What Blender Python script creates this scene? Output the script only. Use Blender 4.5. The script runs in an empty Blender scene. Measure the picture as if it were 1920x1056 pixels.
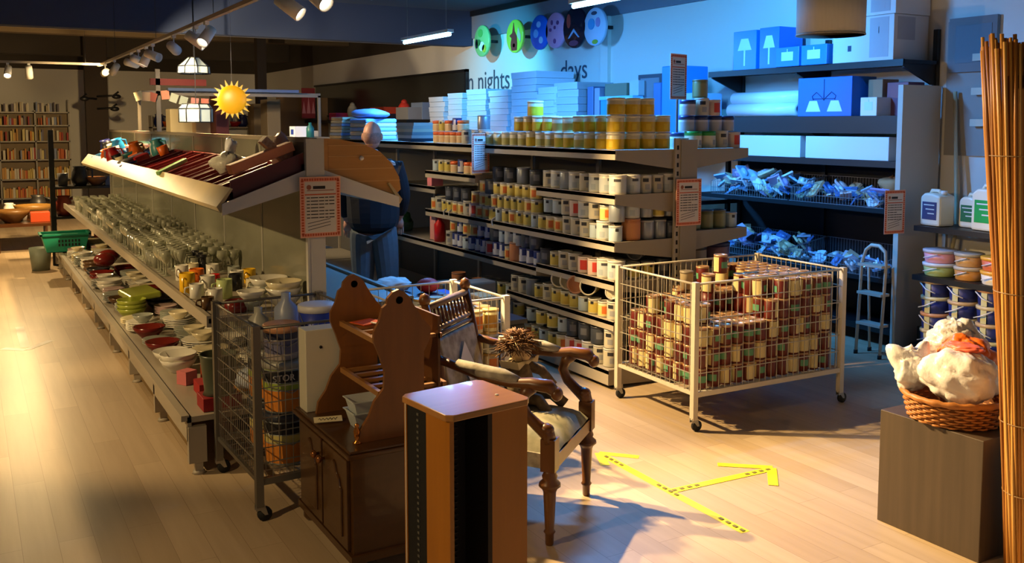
import bpy, math, random
from math import sin, cos, pi, radians, atan, tan, sqrt, atan2
from mathutils import Vector, Matrix, Euler
random.seed(7)
SC = bpy.context.scene; COL = SC.collection
# ------------------------------------------------------------------ camera
F, CX, CY, H = 1770.0, 960.0, 385.0, 1.8
PITCH = atan(153 / F); YAW = atan(1030 * cos(PITCH) / F)
cd = bpy.data.cameras.new('camera'); cam = bpy.data.objects.new('camera', cd); COL.objects.link(cam)
cam.location = (0, 0, H); cam.rotation_euler = (pi / 2 - PITCH, 0, -YAW)
cd.sensor_width = 36; cd.lens = F / 1920 * 36; cd.shift_y = (CY - 528) / 1920; cd.clip_start = .05
SC.camera = cam
# ------------------------------------------------------------------ world + exposure
w = bpy.data.worlds.new('world'); SC.world = w; w.use_nodes = True
w.node_tree.nodes['Background'].inputs[0].default_value = (.85, .8, .75, 1)
w.node_tree.nodes['Background'].inputs[1].default_value = .16
SC.view_settings.view_transform = 'Standard'; SC.view_settings.look = 'None'
SC.view_settings.exposure = 0.12; SC.view_settings.gamma = 1.0
WARM = (1, .68, .31)
WARM2 = (1, .76, .46)
BLUE = (.07, .36, 1.0)
def aim(o, p, t):
    o.location = p; o.rotation_euler = (Vector(t) - Vector(p)).to_track_quat('-Z', 'Y').to_euler()
def spot(p, t, power, ang, col=WARM, blend=.5, r=.03):
    l = bpy.data.lights.new('spot_light', 'SPOT'); l.energy = power; l.color = col
    l.spot_size = radians(ang); l.spot_blend = blend; l.shadow_soft_size = r
    o = bpy.data.objects.new('spot_light', l); COL.objects.link(o); aim(o, p, t)
def area(p, t, power, sx, sy, col):
    l = bpy.data.lights.new('tube_light', 'AREA'); l.shape = 'RECTANGLE'; l.size = sx; l.size_y = sy; l.energy = power; l.color = col
    o = bpy.data.objects.new('tube_light', l); COL.objects.link(o); aim(o, p, t); return o
TX, TZ = 1.70, 2.62                                   # the long ceiling track
# heads on the track: y, aim point, power, cone, colour
HEADS = [(5.55, (4.4, 3.3, 0), 850, 68, WARM), (5.05, (3.3, 1.6, 0), 700, 68, WARM), (7.75, (-.3, 6.0, 0), 250, 110, WARM),
         (8.15, (3.9, 7.0, .8), 130, 70, WARM2), (9.1, (2.68, 11.0, 2.05), 160, 40, WARM2), (10.6, (.6, 10.6, .3), 380, 90, WARM),
         (11.1, (3.9, 12.3, 1.6), 220, 80, WARM2), (11.6, (5.5, 15, 2.0), 260, 80, WARM2), (13.0, (.6, 17, 0), 420, 90, WARM),
         (13.9, (1.0, 21, 1.3), 420, 90, WARM)]
# ------------------------------------------------------------------ materials
def lin(c): return tuple(((x / 255) / 12.92 if x / 255 <= .04045 else ((x / 255 + .055) / 1.055) ** 2.4) for x in c[:3]) + (1,)
MC = {}
def mat(name, c, rough=.6, metal=0, noise=0, scale=(8, 8, 8), c2=None, emit=None, estr=1, bump=0, coat=0, trans=0, alpha=1):
    if name in MC: return MC[name]
    m = bpy.data.materials.new(name); m.use_nodes = True; MC[name] = m
    n = m.node_tree.nodes; L = m.node_tree.links; b = n['Principled BSDF']
    b.inputs['Base Color'].default_value = lin(c); b.inputs['Roughness'].default_value = rough; b.inputs['Metallic'].default_value = metal
    if coat: b.inputs['Coat Weight'].default_value = coat
    if trans: b.inputs['Transmission Weight'].default_value = trans
    if alpha < 1: b.inputs['Alpha'].default_value = alpha
    if emit: b.inputs['Emission Color'].default_value = emit + (1,); b.inputs['Emission Strength'].default_value = estr
    if noise or bump:
        tc = n.new('ShaderNodeTexCoord'); mp = n.new('ShaderNodeMapping'); mp.inputs['Scale'].default_value = scale
        nz = n.new('ShaderNodeTexNoise'); nz.inputs['Scale'].default_value = 1; nz.inputs['Detail'].default_value = 5
        L.new(tc.outputs['Object'], mp.inputs[0]); L.new(mp.outputs[0], nz.inputs['Vector'])
        if noise:
            cr = n.new('ShaderNodeValToRGB'); cr.color_ramp.elements[0].position = .5 - .3; cr.color_ramp.elements[1].position = .8
            a = lin(c); q = lin(c2) if c2 else tuple(x * (1 - noise) for x in a[:3]) + (1,)
            cr.color_ramp.elements[0].color = q; cr.color_ramp.elements[1].color = a
            L.new(nz.outputs['Fac'], cr.inputs[0]); L.new(cr.outputs[0], b.inputs['Base Color'])
        if bump:
            bp = n.new('ShaderNodeBump'); bp.inputs['Strength'].default_value = bump; bp.inputs['Distance'].default_value = .01
            L.new(nz.outputs['Fac'], bp.inputs['Height']); L.new(bp.outputs[0], b.inputs['Normal'])
    return m
def glass(name, c, gl=.25):
    if name in MC: return MC[name]
    m = bpy.data.materials.new(name); m.use_nodes = True; MC[name] = m
    n = m.node_tree.nodes; L = m.node_tree.links; n.clear()
    o = n.new('ShaderNodeOutputMaterial'); mx = n.new('ShaderNodeMixShader'); t = n.new('ShaderNodeBsdfTransparent'); g = n.new('ShaderNodeBsdfGlossy')
    lw = n.new('ShaderNodeLayerWeight'); lw.inputs[0].default_value = gl; g.inputs['Roughness'].default_value = .12
    t.inputs[0].default_value = lin(c); g.inputs[0].default_value = (.95, .95, .9, 1)
    L.new(lw.outputs['Facing'], mx.inputs[0]); L.new(t.outputs[0], mx.inputs[1]); L.new(g.outputs[0], mx.inputs[2]); df = n.new('ShaderNodeBsdfDiffuse'); df.inputs[0].default_value = lin((220, 222, 200)); m2 = n.new('ShaderNodeMixShader'); m2.inputs[0].default_value = .3  # pale diffuse share mixed in, brightening the glass as if lit
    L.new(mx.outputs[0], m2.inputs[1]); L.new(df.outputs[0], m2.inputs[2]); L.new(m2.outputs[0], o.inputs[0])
    return m
def floor_mat():
    m = bpy.data.materials.new('oak_laminate'); m.use_nodes = True
    n = m.node_tree.nodes; L = m.node_tree.links; b = n['Principled BSDF']
    tc = n.new('ShaderNodeTexCoord'); mp = n.new('ShaderNodeMapping'); mp.inputs['Rotation'].default_value = (0, 0, pi / 2)
    br = n.new('ShaderNodeTexBrick'); br.inputs['Scale'].default_value = 1; br.inputs['Brick Width'].default_value = 1.3; br.inputs['Row Height'].default_value = .14
    br.inputs['Mortar Size'].default_value = .0012; br.offset = .37
    br.inputs['Color1'].default_value = lin((186, 162, 130)); br.inputs['Color2'].default_value = lin((204, 181, 149)); br.inputs['Mortar'].default_value = lin((162, 136, 104))
    mp2 = n.new('ShaderNodeMapping'); mp2.inputs['Scale'].default_value = (14, .9, 1)
    nz = n.new('ShaderNodeTexNoise'); nz.inputs['Scale'].default_value = 1.6; nz.inputs['Detail'].default_value = 6
    mx = n.new('ShaderNodeMix'); mx.data_type = 'RGBA'; mx.blend_type = 'MULTIPLY'; mx.inputs[0].default_value = .55
    cr = n.new('ShaderNodeValToRGB'); cr.color_ramp.elements[0].color = (.80, .77, .72, 1); cr.color_ramp.elements[0].position = .3; cr.color_ramp.elements[1].color = (1, 1, 1, 1); cr.color_ramp.elements[1].position = .65
    L.new(tc.outputs['Object'], mp.inputs[0]); L.new(mp.outputs[0], br.inputs['Vector']); L.new(tc.outputs['Object'], mp2.inputs[0]); L.new(mp2.outputs[0], nz.inputs['Vector'])
    L.new(nz.outputs['Fac'], cr.inputs[0]); L.new(br.outputs['Color'], mx.inputs[6]); L.new(cr.outputs[0], mx.inputs[7]); L.new(mx.outputs[2], b.inputs['Base Color'])
    b.inputs['Roughness'].default_value = .38
    return m
# ------------------------------------------------------------------ mesh builder
class MB:
    def __init__(s): s.v = []; s.f = []; s.mi = []; s.sm = []; s.T = Matrix.Identity(4)
    def add(s, vs, fs, mi=0, smooth=False):
        k = len(s.v); s.v += [tuple(s.T @ Vector(p)) for p in vs]
        for f in fs: s.f.append([k + i for i in f]); s.mi.append(mi); s.sm.append(smooth)
        return s
    def box(s, x0, y0, z0, x1, y1, z1, mi=0):
        return s.add([(x0, y0, z0), (x1, y0, z0), (x1, y1, z0), (x0, y1, z0), (x0, y0, z1), (x1, y0, z1), (x1, y1, z1), (x0, y1, z1)],
              [(3, 2, 1, 0), (4, 5, 6, 7), (0, 1, 5, 4), (1, 2, 6, 5), (2, 3, 7, 6), (3, 0, 4, 7)], mi)
    def lathe(s, prof, seg=16, c=(0, 0, 0), mi=0, sx=1, sy=1, smooth=True):
        vs = []; fs = []; n = len(prof)
        for r, z in prof:
            for k in range(seg):
                a = 2 * pi * k / seg; vs.append((c[0] + sx * r * cos(a), c[1] + sy * r * sin(a), c[2] + z))
        for i in range(n - 1):
            for k in range(seg):
                k2 = (k + 1) % seg; fs.append((i * seg + k, i * seg + k2, (i + 1) * seg + k2, (i + 1) * seg + k))
        if prof[0][0] > 1e-6: fs.append(tuple(range(seg - 1, -1, -1)))
        if prof[-1][0] > 1e-6: fs.append(tuple((n - 1) * seg + k for k in range(seg)))
        return s.add(vs, fs, mi, smooth)
    def path(s, pts, r, seg=8, mi=0, smooth=True, flat=1):
        pts = [Vector(p) for p in pts]; n = len(pts); rr = r if isinstance(r, (list, tuple)) else [r] * n
        vs = []; fs = []; up = Vector((0, 0, 1))
        t0 = (pts[1] - pts[0]).normalized(); a = t0.cross(up)
        if a.length < .05: a = t0.cross(Vector((1, 0, 0)))
        a.normalize()
        for i, p in enumerate(pts):
            t = (pts[min(i + 1, n - 1)] - pts[max(i - 1, 0)]).normalized()
            a = (a - t * a.dot(t)).normalized(); b = t.cross(a)
            for k in range(seg):
                an = 2 * pi * (k + .5) / seg; vs.append(tuple(p + a * cos(an) * rr[i] + b * sin(an) * rr[i] * flat))
        for i in range(n - 1):
            for k in range(seg):
                k2 = (k + 1) % seg; fs.append((i * seg + k, i * seg + k2, (i + 1) * seg + k2, (i + 1) * seg + k))
        fs.append(tuple(range(seg - 1, -1, -1))); fs.append(tuple((n - 1) * seg + k for k in range(seg)))
        return s.add(vs, fs, mi, smooth)
    def wire(s, p, q, r=.0022, mi=0): return s.path([p, q], r, 4, mi, False)
    def prism(s, poly, t0, t1, ax='y', mi=0):
        def P(a, b, t): return {'y': (a, t, b), 'x': (t, a, b), 'z': (a, b, t)}[ax]
        n = len(poly); vs = [P(a, b, t0) for a, b in poly] + [P(a, b, t1) for a, b in poly]
        fs = [tuple(range(n)), tuple(range(2 * n - 1, n - 1, -1))] + [(i, n + i, n + (i + 1) % n, (i + 1) % n) for i in range(n)]
        return s.add(vs, fs, mi)
    def blob(s, c, r, mi=0, seg=14, ring=9, wob=0, seed=0):
        rnd = random.Random(seed); ph = [rnd.uniform(0, 6.28) for _ in range(6)]
        vs = []; fs = []
        for i in range(ring + 1):
            t = pi * i / ring
            for k in range(seg):
                a = 2 * pi * k / seg
                q = 1 + wob * (sin(3 * a + ph[0] + 2 * t) + .7 * sin(5 * a + ph[1] - 3 * t) + .8 * sin(4 * t + ph[2] + a))
                vs.append((c[0] + r[0] * q * sin(t) * cos(a), c[1] + r[1] * q * sin(t) * sin(a), c[2] + r[2] * q * cos(t)))
        for i in range(ring):
            for k in range(seg):
                k2 = (k + 1) % seg; fs.append((i * seg + k, (i + 1) * seg + k, (i + 1) * seg + k2, i * seg + k2))
        return s.add(vs, fs, mi, True)
    def build(s, name, mats, parent=None, loc=None, bevel=0):
        me = bpy.data.meshes.new(name); me.from_pydata(s.v, [], s.f)
        for m in (mats if isinstance(mats, (list, tuple)) else [mats]): me.materials.append(m)
        me.polygons.foreach_set('material_index', s.mi); me.polygons.foreach_set('use_smooth', s.sm); me.update()
        o = bpy.data.objects.new(name, me); COL.objects.link(o)
        if parent: o.parent = parent
        if loc: o.location = loc
        if bevel:
            b = o.modifiers.new('bevel', 'BEVEL'); b.width = bevel; b.segments = 2; b.limit_method = 'ANGLE'
        return o
def tag(o, label, cat, group=None, kind=None):
    o['label'] = label; o['category'] = cat
    if group: o['group'] = group
    if kind: o['kind'] = kind
    return o
def struct(name, mb, m):
    o = mb.build(name, m); o['kind'] = 'structure'; return o
def empty(name, label, cat, loc=(0, 0, 0), rz=0, group=None):
    o = bpy.data.objects.new(name, None); COL.objects.link(o); o.location = loc; o.rotation_euler = (0, 0, rz); o.empty_display_size = .05
    return tag(o, label, cat, group)
def copy_tree(o, parent=None):
    c = o.copy(); COL.objects.link(c); c.parent = parent
    for ch in o.children: copy_tree(ch, c)
    return c
USED = set()
def put(proto, label, cat, loc, rot=(0, 0, 0), group=None, scale=None):
    if proto.name in USED: o = copy_tree(proto)
    else: o = proto; USED.add(proto.name)
    o.location = loc; o.rotation_euler = rot if isinstance(rot, (tuple, Euler)) else (0, 0, rot)
    if scale: o.scale = scale if isinstance(scale, tuple) else (scale,) * 3
    return tag(o, label, cat, group)
ORD = ['first', 'second', 'third', 'fourth', 'fifth', 'sixth', 'seventh', 'eighth', 'ninth', 'tenth', 'eleventh', 'twelfth', 'thirteenth', 'fourteenth',
       'fifteenth', 'sixteenth', 'seventeenth', 'eighteenth', 'nineteenth', 'twentieth'] + ['%dth' % i if i % 10 > 3 or 10 < i % 100 < 14 or i % 10 == 0 else '%d%s' % (i, ['st', 'nd', 'rd'][i % 10 - 1]) for i in range(21, 99)]
def text_part(s, size, parent, m, loc, rot, ext=.0008, align='CENTER', name='lettering'):
    cu = bpy.data.curves.new(name, 'FONT'); cu.body = s; cu.size = size; cu.extrude = ext; cu.align_x = align; cu.align_y = 'CENTER'
    t = bpy.data.objects.new(name, cu); COL.objects.link(t)
    me = bpy.data.meshes.new_from_object(t.evaluated_get(bpy.context.evaluated_depsgraph_get())); bpy.data.objects.remove(t)
    me.materials.clear(); me.materials.append(m)
    o = bpy.data.objects.new(name, me); COL.objects.link(o); o.parent = parent; o.location = loc; o.rotation_euler = rot
    return o
# ray through a point of the picture, met with a plane of the place (used to read real positions off the photograph)
_f = Vector((sin(YAW) * cos(PITCH), cos(YAW) * cos(PITCH), -sin(PITCH))); _r = Vector((cos(YAW), -sin(YAW), 0)); _u = _r.cross(_f)
def at(u, v, ax, val):
    d = _f + _r * ((u - CX) / F) - _u * ((v - CY) / F); i = 'xyz'.index(ax); t = (val - (0, 0, H)[i]) / d[i]
    return Vector((0, 0, H)) + d * t
# ------------------------------------------------------------------ palette
white_wall = mat('white_plaster', (222, 218, 208), .85, noise=.05, scale=(.8, .8, .8))
dark_wall = mat('dark_upper_wall', (70, 62, 54), .9, noise=.3, scale=(1, 1, 1))
blue_upper = mat('tube_lit_upper_wall', (120, 122, 132), .9)  # blue-grey of the tube light put into the upper wall colour
ceil_mat = mat('slate_ceiling', (66, 74, 94), .9, noise=.15, scale=(.6, .6, .6))
far_ceil = mat('brown_ceiling', (110, 92, 66), .9, noise=.3, scale=(.5, 2, 1))
shelf_m = mat('cream_shelf_metal', (168, 158, 140), .42)
shelf_d = mat('grey_back_panel', (120, 118, 110), .5)
panel_g = mat('glossy_olive_panel', (134, 134, 118), .14, noise=.25, scale=(1.5, 1.5, 2.5))
gold_m = mat('worn_cream_lip', (196, 176, 128), .32, noise=.35, scale=(3, 3, 3))
black_m = mat('black_metal', (20, 21, 24), .45)
rubber = mat('black_rubber', (22, 22, 22), .7)
chrome = mat('zinc_wire', (165, 165, 160), .35, .8)
zinc = mat('zinc_dark_post', (118, 114, 106), .4, .6)
creamwire = mat('cream_wire', (205, 196, 176), .45)
paperw = mat('white_paper', (232, 228, 220), .8)
paper_or = mat('orange_border_paper', (236, 176, 150), .8)
orange_print = mat('orange_print', (196, 84, 48), .8)
ink = mat('black_ink', (40, 38, 40), .8)
wood_d = mat('dark_brown_wood', (92, 52, 20), .35, noise=.45, scale=(3, 3, 22), coat=.3)
wood_m = mat('brown_pine', (140, 88, 38), .45, noise=.4, scale=(14, 14, 2.2))
wood_o = mat('honey_oak', (190, 118, 26), .35, noise=.25, scale=(20, 20, 1.5), coat=.2)
wood_w = mat('walnut_turned', (116, 72, 34), .35, noise=.4, scale=(12, 12, 3), coat=.2)
bamboo_m = mat('bamboo_board', (196, 142, 70), .4, noise=.2, scale=(3, 3, 40))
white_p = mat('white_plastic', (226, 226, 220), .4)
black_mat = mat('matte_black', (14, 14, 15), .8)
# ================================================================== room
X1, YB = 6.8, 24.6
struct('floor', MB().box(-6, -2, -.05, X1 + .1, YB + .1, 0), floor_mat())
struct('wall_right', MB().box(X1, -2, 0, X1 + .1, YB, 3.09), white_wall)
struct('wall_back', MB().box(-6, YB, 0, X1 + .1, YB + .1, 3.07), white_wall)
struct('wall_left', MB().box(-6.1, -2, 0, -6, YB, 3.6), white_wall)
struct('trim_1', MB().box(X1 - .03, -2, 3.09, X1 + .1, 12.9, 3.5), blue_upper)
struct('trim_2', MB().box(X1 - .02, 12.95, 3.09, X1 + .1, YB, 3.9), dark_wall)
struct('trim_3', MB().box(-6, YB - .02, 3.07, X1, YB + .1, 3.9), dark_wall)
struct('trim_4', MB().box(-6, 12.9, 2.98, X1 - .03, 13.15, 3.5), mat('slate_bulkhead', (52, 64, 92), .9))
struct('trim_5', MB().box(-6, 13.15, 2.98, X1 - .03, 13.19, 3.02), mat('pale_trim', (180, 165, 140), .8))
struct('ceiling', MB().box(-6, -2, 3.5, X1 + .1, 13.1, 3.6), ceil_mat)
struct('ceiling_rear', MB().box(-6, 13.1, 3.72, X1 + .1, YB + .1, 3.82), far_ceil)
struct('trim_6', MB().box(-6, 18.2, 3.35, X1 - .03, 18.5, 3.72), far_ceil)
struct('trim_7', MB().box(-6, 22.2, 3.25, X1 - .03, 22.6, 3.72), dark_wall)
struct('trim_8', MB().box(X1 - .05, 9.35, 0, X1, 9.5, 3.09), white_wall)
struct('trim_9', MB().box(X1 - .06, -2, 3.42, X1 - .03, 12.9, 3.5), black_m)
# partition beside the right wall (near corner)
struct('wall_near', MB().box(X1 - .10, 1.0, 0, X1, 4.3, 3.09), white_wall)
# ------------------------------------------------------------------ dark window on the right wall, wall lettering
t = empty('dark_glass_board', 'long black glass board on the upper right wall', 'board', (X1 - .03, 16.7, 2.3))
MB().box(-.01, -3.6, -.32, .03, 3.6, .3).build('board', mat('black_glass', (40, 42, 40), .2), t)
MB().box(-.03, -3.65, .3, .03, 3.65, .34).box(-.03, -3.65, -.36, .03, 3.65, -.32).box(-.03, -3.65, -.36, .03, -3.6, .34).build('frame', black_m, t)
wl = empty('wall_lettering', 'black script lettering on the blue-lit wall above white boxes', 'lettering', (X1 - .006, 11.6, 2.1))
text_part('on nights', .42, wl, mat('slate_ink', (70, 78, 92), .8), (0, .95, .33), (pi / 2, 0, -pi / 2))
text_part('days', .36, wl, mat('slate_ink', (70, 78, 92), .8), (0, -1.45, .38), (pi / 2, 0, -pi / 2))
# ================================================================== ceiling track, spot heads, tubes
t = empty('lighting_track', 'long cream ceiling track carrying spotlights above the left aisle', 'track', (TX, 9, TZ))
MB().box(-.018, -5.5, -.015, .018, 5.6, .015).build('track', shelf_m, t)
mb = MB()
for y in (-4, -1.5, 1, 3.9): mb.wire((0, y, .015), (0, y, .88), .003)
mb.build('suspension_wire', black_m, t)
t = empty('cross_track', 'cream ceiling track running left across the far aisle', 'track', (-.9, 14.3, TZ))
MB().box(-2.6, -.018, -.015, 2.6, .018, .015).build('track', shelf_m, t)
mb = MB()
for x in (-2, .2, 2.4): mb.wire((x, 0, .015), (x, 0, 1.1), .003)
mb.build('suspension_wire', black_m, t)
lamp_face = mat('lit_lamp_face', (255, 240, 210), .5, emit=(1, .85, .6), estr=14)
off_face = mat('unlit_lamp_face', (210, 205, 195), .4)
def head(x, y, tgt, face, label, z=TZ):
    base = Vector((x, y, z - .13)); d = (Vector(tgt) - base).normalized()
    o = empty('track_spotlight', label, 'spotlight', base, 0, 'track spotlights')
    MB().box(-.016, -.035, .09, .016, .035, .115).path([(0, 0, .09), (0, 0, .02)], .007, 6).build('adapter', white_p, o)
    q = d.to_track_quat('Z', 'Y').to_matrix().to_4x4()
    m = MB(); m.T = q; m.lathe([(.0, -.09), (.042, -.085), (.046, 0), (.048, .085), (.043, .085), (.041, .05)], 16)
    m.build('housing', white_p, o)
    m = MB(); m.T = q; m.lathe([(.0, .062), (.041, .062), (.041, .066), (0, .066)], 16); m.build('lamp_face', face, o)
    return base + d * .09
names = ['nearest pair, aimed right', 'nearest pair, aimed down', 'lit, aimed down the left aisle', 'lit, beside the one aimed left', 'lit, alone in mid track',
         'lit, aimed at the left aisle', 'in a cluster of three, left', 'in a cluster of three, right', 'far end, glowing', 'far end, last before the corner']
for i, (y, tg, pw, an, c) in enumerate(HEADS):
    p = head(TX, y, tg, lamp_face, 'white track spotlight, ' + names[i])
    spot(p, tg, pw, an, c)
head(TX, 10.2, (2.2, 9.5, 2.2), off_face, 'white track spotlight, unlit, above the sun ornament')
for x, tg, lb in ((.55, (.2, 12.5, .6), 'white spotlight glowing on the cross track at left edge'), (.8, (1.0, 16, 0), 'white spotlight beside the glowing one on cross track')):
    p = head(x, 14.3, tg, lamp_face, lb); spot(p, tg, 260, 90, WARM)
tube_m = mat('lit_tube', (255, 255, 255), .5, emit=(.35, .75, 1.0), estr=11)
for i, (y0, y1, z, lb) in enumerate(((8.45, 9.6, 2.68, 'glowing tube light hanging before the round signs'), (5.15, 6.3, 2.72, 'glowing tube light at top edge over paint rack'))):
    t = empty('tube_light_fixture', lb, 'light', (4.2, (y0 + y1) / 2, z), 0, 'hanging tube lights'); hy = (y1 - y0) / 2
    MB().box(-.035, -hy, .02, .035, hy, .05).build('housing', white_p, t)
    m = MB(); m.path([(0, -hy + .02, 0), (0, hy - .02, 0)], .018, 10); m.build('tube', tube_m, t)
    MB().wire((0, -hy + .1, .05), (0, -hy + .1, .78), .0025).wire((0, hy - .1, .05), (0, hy - .1, .78), .0025).build('suspension_wire', chrome, t)
    a = area((4.2, (y0 + y1) / 2, z - .025), (4.9, (y0 + y1) / 2, .8), 150, .06, 1.1, BLUE)
p = head(4.3, 10.9, (6.8, 11.6, 2.4), mat('lit_blue_face', (255, 255, 255), .5, emit=(.4, .8, 1), estr=6), 'added white spotlight under the ceiling, aimed at the round signs', z=3.5)  # added lamp, makes the cyan pool on the wall
spot(p, (6.8, 11.9, 2.45), 420, 60, (.06, .58, 1.0), .9)
p = head(4.6, 4.9, (6.7, 6.0, 2.5), mat('lit_blue_face', (255, 255, 255)), 'added white spotlight under the ceiling above the lamp boxes', z=3.5)  # added lamp, turns the wall behind the lamp boxes blue
spot(p, (6.8, 7.0, 2.3), 330, 74, (.05, .42, 1.0), .9)
# round signs hanging from ceiling in front of the right wall
def disc(u, v, base, art, label, r=.225):
    p = at(u, v, 'x', 6.55); t = empty('round_sign', label, 'sign', p, 0, 'round picture signs on the right wall')
    m = MB(); m.T = Matrix.Rotation(-pi / 2, 4, 'Y'); m.lathe([(r - .012, -.02), (r, -.015), (r, .015), (r - .01, .022), (0, .022)], 32)
    m.build('disc', [mat('sign_%d_%d_%d' % base, base, .15)], t)
    MB().box(-.01, -.02, -.02, .24, .02, .02).build('wall_bracket', black_m, t)
    for c, poly in art:
        m = MB(); m.prism([(a * r, b * r) for a, b in poly], -.030, -.022, 'x'); m.build('picture', mat('art_%d_%d_%d' % c, c, .5), t)
def ell(cx, cy, a, b, n=14): return [(cx + a * cos(2 * pi * k / n), cy + b * sin(2 * pi * k / n)) for k in range(n)]
disc(905, 77, (140, 205, 120), [((50, 120, 60), ell(.35, -.1, .3, .22)), ((230, 235, 210), ell(-.1, -.35, .35, .3)), ((20, 30, 40), ell(.6, -.15, .18, .3)), ((190, 200, 60), ell(-.4, -.5, .25, .25)), ((90, 180, 80), ell(.1, .5, .3, .25))],
     'round green picture sign, leftmost of the row on the wall')
disc(967, 68, (205, 220, 70), [((150, 50, 40), [(.05, .8), (-.05, .3), (-.3, 0), (-.35, -.5), (-.3, -.85), (.3, -.85), (.4, -.5), (.3, -.1), (.55, .05), (.2, .2)]), ((240, 240, 235), ell(0, -.55, .14, .12)), ((225, 205, 160), [(-.5, .5), (-.35, 0), (-.75, -.4), (-.8, 0)])],
     'round yellow sign with a red guitar-like figure')
disc(1013, 61, (30, 110, 220), [((150, 205, 250), ell(0, .45, .22, .18)), ((120, 190, 245), ell(.3, -.05, .25, .25)), ((170, 220, 250), ell(-.25, -.45, .2, .2))], 'round blue picture sign in the middle of the row')
disc(1043, 57, (215, 150, 185), [((110, 60, 110), ell(-.3, .4, .12, .12)), ((110, 60, 110), ell(.3, .45, .1, .14)), ((110, 60, 110), ell(.45, .05, .12, .1)), ((130, 70, 120), ell(0, -.6, .12, .14)), ((120, 60, 110), ell(0, .15, .1, .1))], 'round pink sign with purple dots')
disc(1079, 52, (28, 24, 36), [((170, 60, 50), ell(.45, .35, .16, .35)), ((150, 170, 200), [(0, -.05), (-.5, -.5), (-.4, -.5), (0, -.2), (.4, -.5), (.5, -.5)]), ((120, 60, 80), ell(0, -.75, .4, .14))], 'round black picture sign, largest of the row', .25)
disc(1117, 50, (185, 205, 225), [((60, 150, 200), ell(.25, .15, .3, .3)), ((60, 70, 90), ell(0, .7, .25, .1)), ((160, 180, 60), ell(-.1, -.8, .25, .12)), ((160, 140, 190), ell(-.35, .2, .2, .25))], 'round pale sign with blue patch, rightmost of the row')
# ================================================================== left gondola
GX, GY0, GY1 = 1.62, 4.92, 12.92
gl = empty('shelving_gondola', 'long cream double-sided shelving filled with glassware and plates, left aisle', 'shelving', (GX, GY0, 0))
def gpart(name, mb, m, parent=gl, **k): return mb.build(name, m, parent, **k)
L = GY1 - GY0
for k in range(9): gpart('upright', MB().box(-.03 if k in (0, 8) else -.015, k * 1.0 - (.016 if k else 0), .0, .03 if k in (0, 8) else .015, k * 1.0 + .016, 1.72), mat('post_grey', (150, 148, 136), .4))
gpart('back_panel', MB().box(-.012, .03, .12, .012, L, 1.71), panel_g)
gpart('top_cap', MB().box(-.02, .0, 1.70, .02, L, 1.725), shelf_m)
for s in (-1, 1):
    gpart('base_shelf', MB().box(s * .69, 0, .27, s * .01, L, .30).box(s * .69, 0, .17, s * .67, L, .30).box(s * .72, 0, .28, s * .68, L, .31), shelf_m)
    gpart('kick_plate', MB().box(s * .62, 0.02, .02, s * .60, L, .17), mat('brown_kick_plate', (120, 96, 56), .6))
    gpart('middle_shelf', MB().box(s * .57, 0, .775, s * .012, L, .80).box(s * .58, 0, .755, s * .555, L, .815), shelf_m)
    for k in range(9):
        o = MB().box(s * .69, k - .02, .06, s * .60, k + .02, .25).box(s * .66, k - .015, .0, s * .62, k + .015, .06).lathe([(.035, 0), (.03, .015), (.01, .02)], 10, (s * .64, k, 0)).build('foot', shelf_m, gl)
# sloping display trays on top: left and right
for s in (-1, 1):
    poly = [(s * .03, 1.50), (s * .46, 1.345), (s * .46, 1.375), (s * .03, 1.53)]
    gpart('sloping_tray', MB().prism(poly, 0, 6.4, 'y'), shelf_m)
    gpart('tray_end', MB().prism([(s * .03, 1.46), (s * .49, 1.33), (s * .49, 1.39), (s * .03, 1.56)], -.015, .0, 'y'), mat('pale_end_panel', (205, 205, 205), .5))
    lip = [(s * .46, 1.345), (s * .50, 1.35), (s * .515, 1.375), (s * .44, 1.47), (s * .43, 1.465), (s * .485, 1.38), (s * .46, 1.375)]
    gpart('front_lip', MB().prism(lip, 0, 6.4, 'y'), gold_m)
gpart('end_post_cover', MB().box(-.05, -.03, 0, .05, .0, 1.72).box(-.05, -.034, .3, -.038, -.03, 1.7), mat('white_post', (200, 198, 190), .45))
red_t = mat('dark_red_lacquer', (96, 18, 20), .35)
T_ = Matrix.Rotation(0, 4, 'X')
# sloping surface helper: x offset from centre -> height on the left tray
def slz(dx): return 1.375 + (1.53 - 1.375) * (.46 - abs(dx)) / .43
# dark red divider trays lying on the slope
for k in range(9):
    y = GY0 + .03 + k * .40; n = ORD[k]
    t = empty('divider_tray', 'dark red lacquered divider tray on the sloping top, %s from the near end' % n, 'tray', (GX, y, 0), 0, 'dark red divider trays')
    m = MB(); a, b = -.435, -.045
    def sl(x0, y0, x1, y1, h): m.prism([(x0, slz(x0) + .002), (x1, slz(x1) + .002), (x1, slz(x1) + h), (x0, slz(x0) + h)], y0, y1, 'y')
    sl(a, 0, b, .385, .014); m.build('bottom', red_t, t)
    m = MB(); sl(a, 0, b, .014, .12 if k == 0 else .06); sl(a, .371, b, .385, .06); sl(a, 0, a + .012, .385, .06); sl(b - .012, 0, b, .385, .06); m.build('rim', red_t, t)
    m = MB(); sl(a, .12, b, .13, .05); sl(a, .25, b, .26, .05); m.build('divider', red_t, t)
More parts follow.
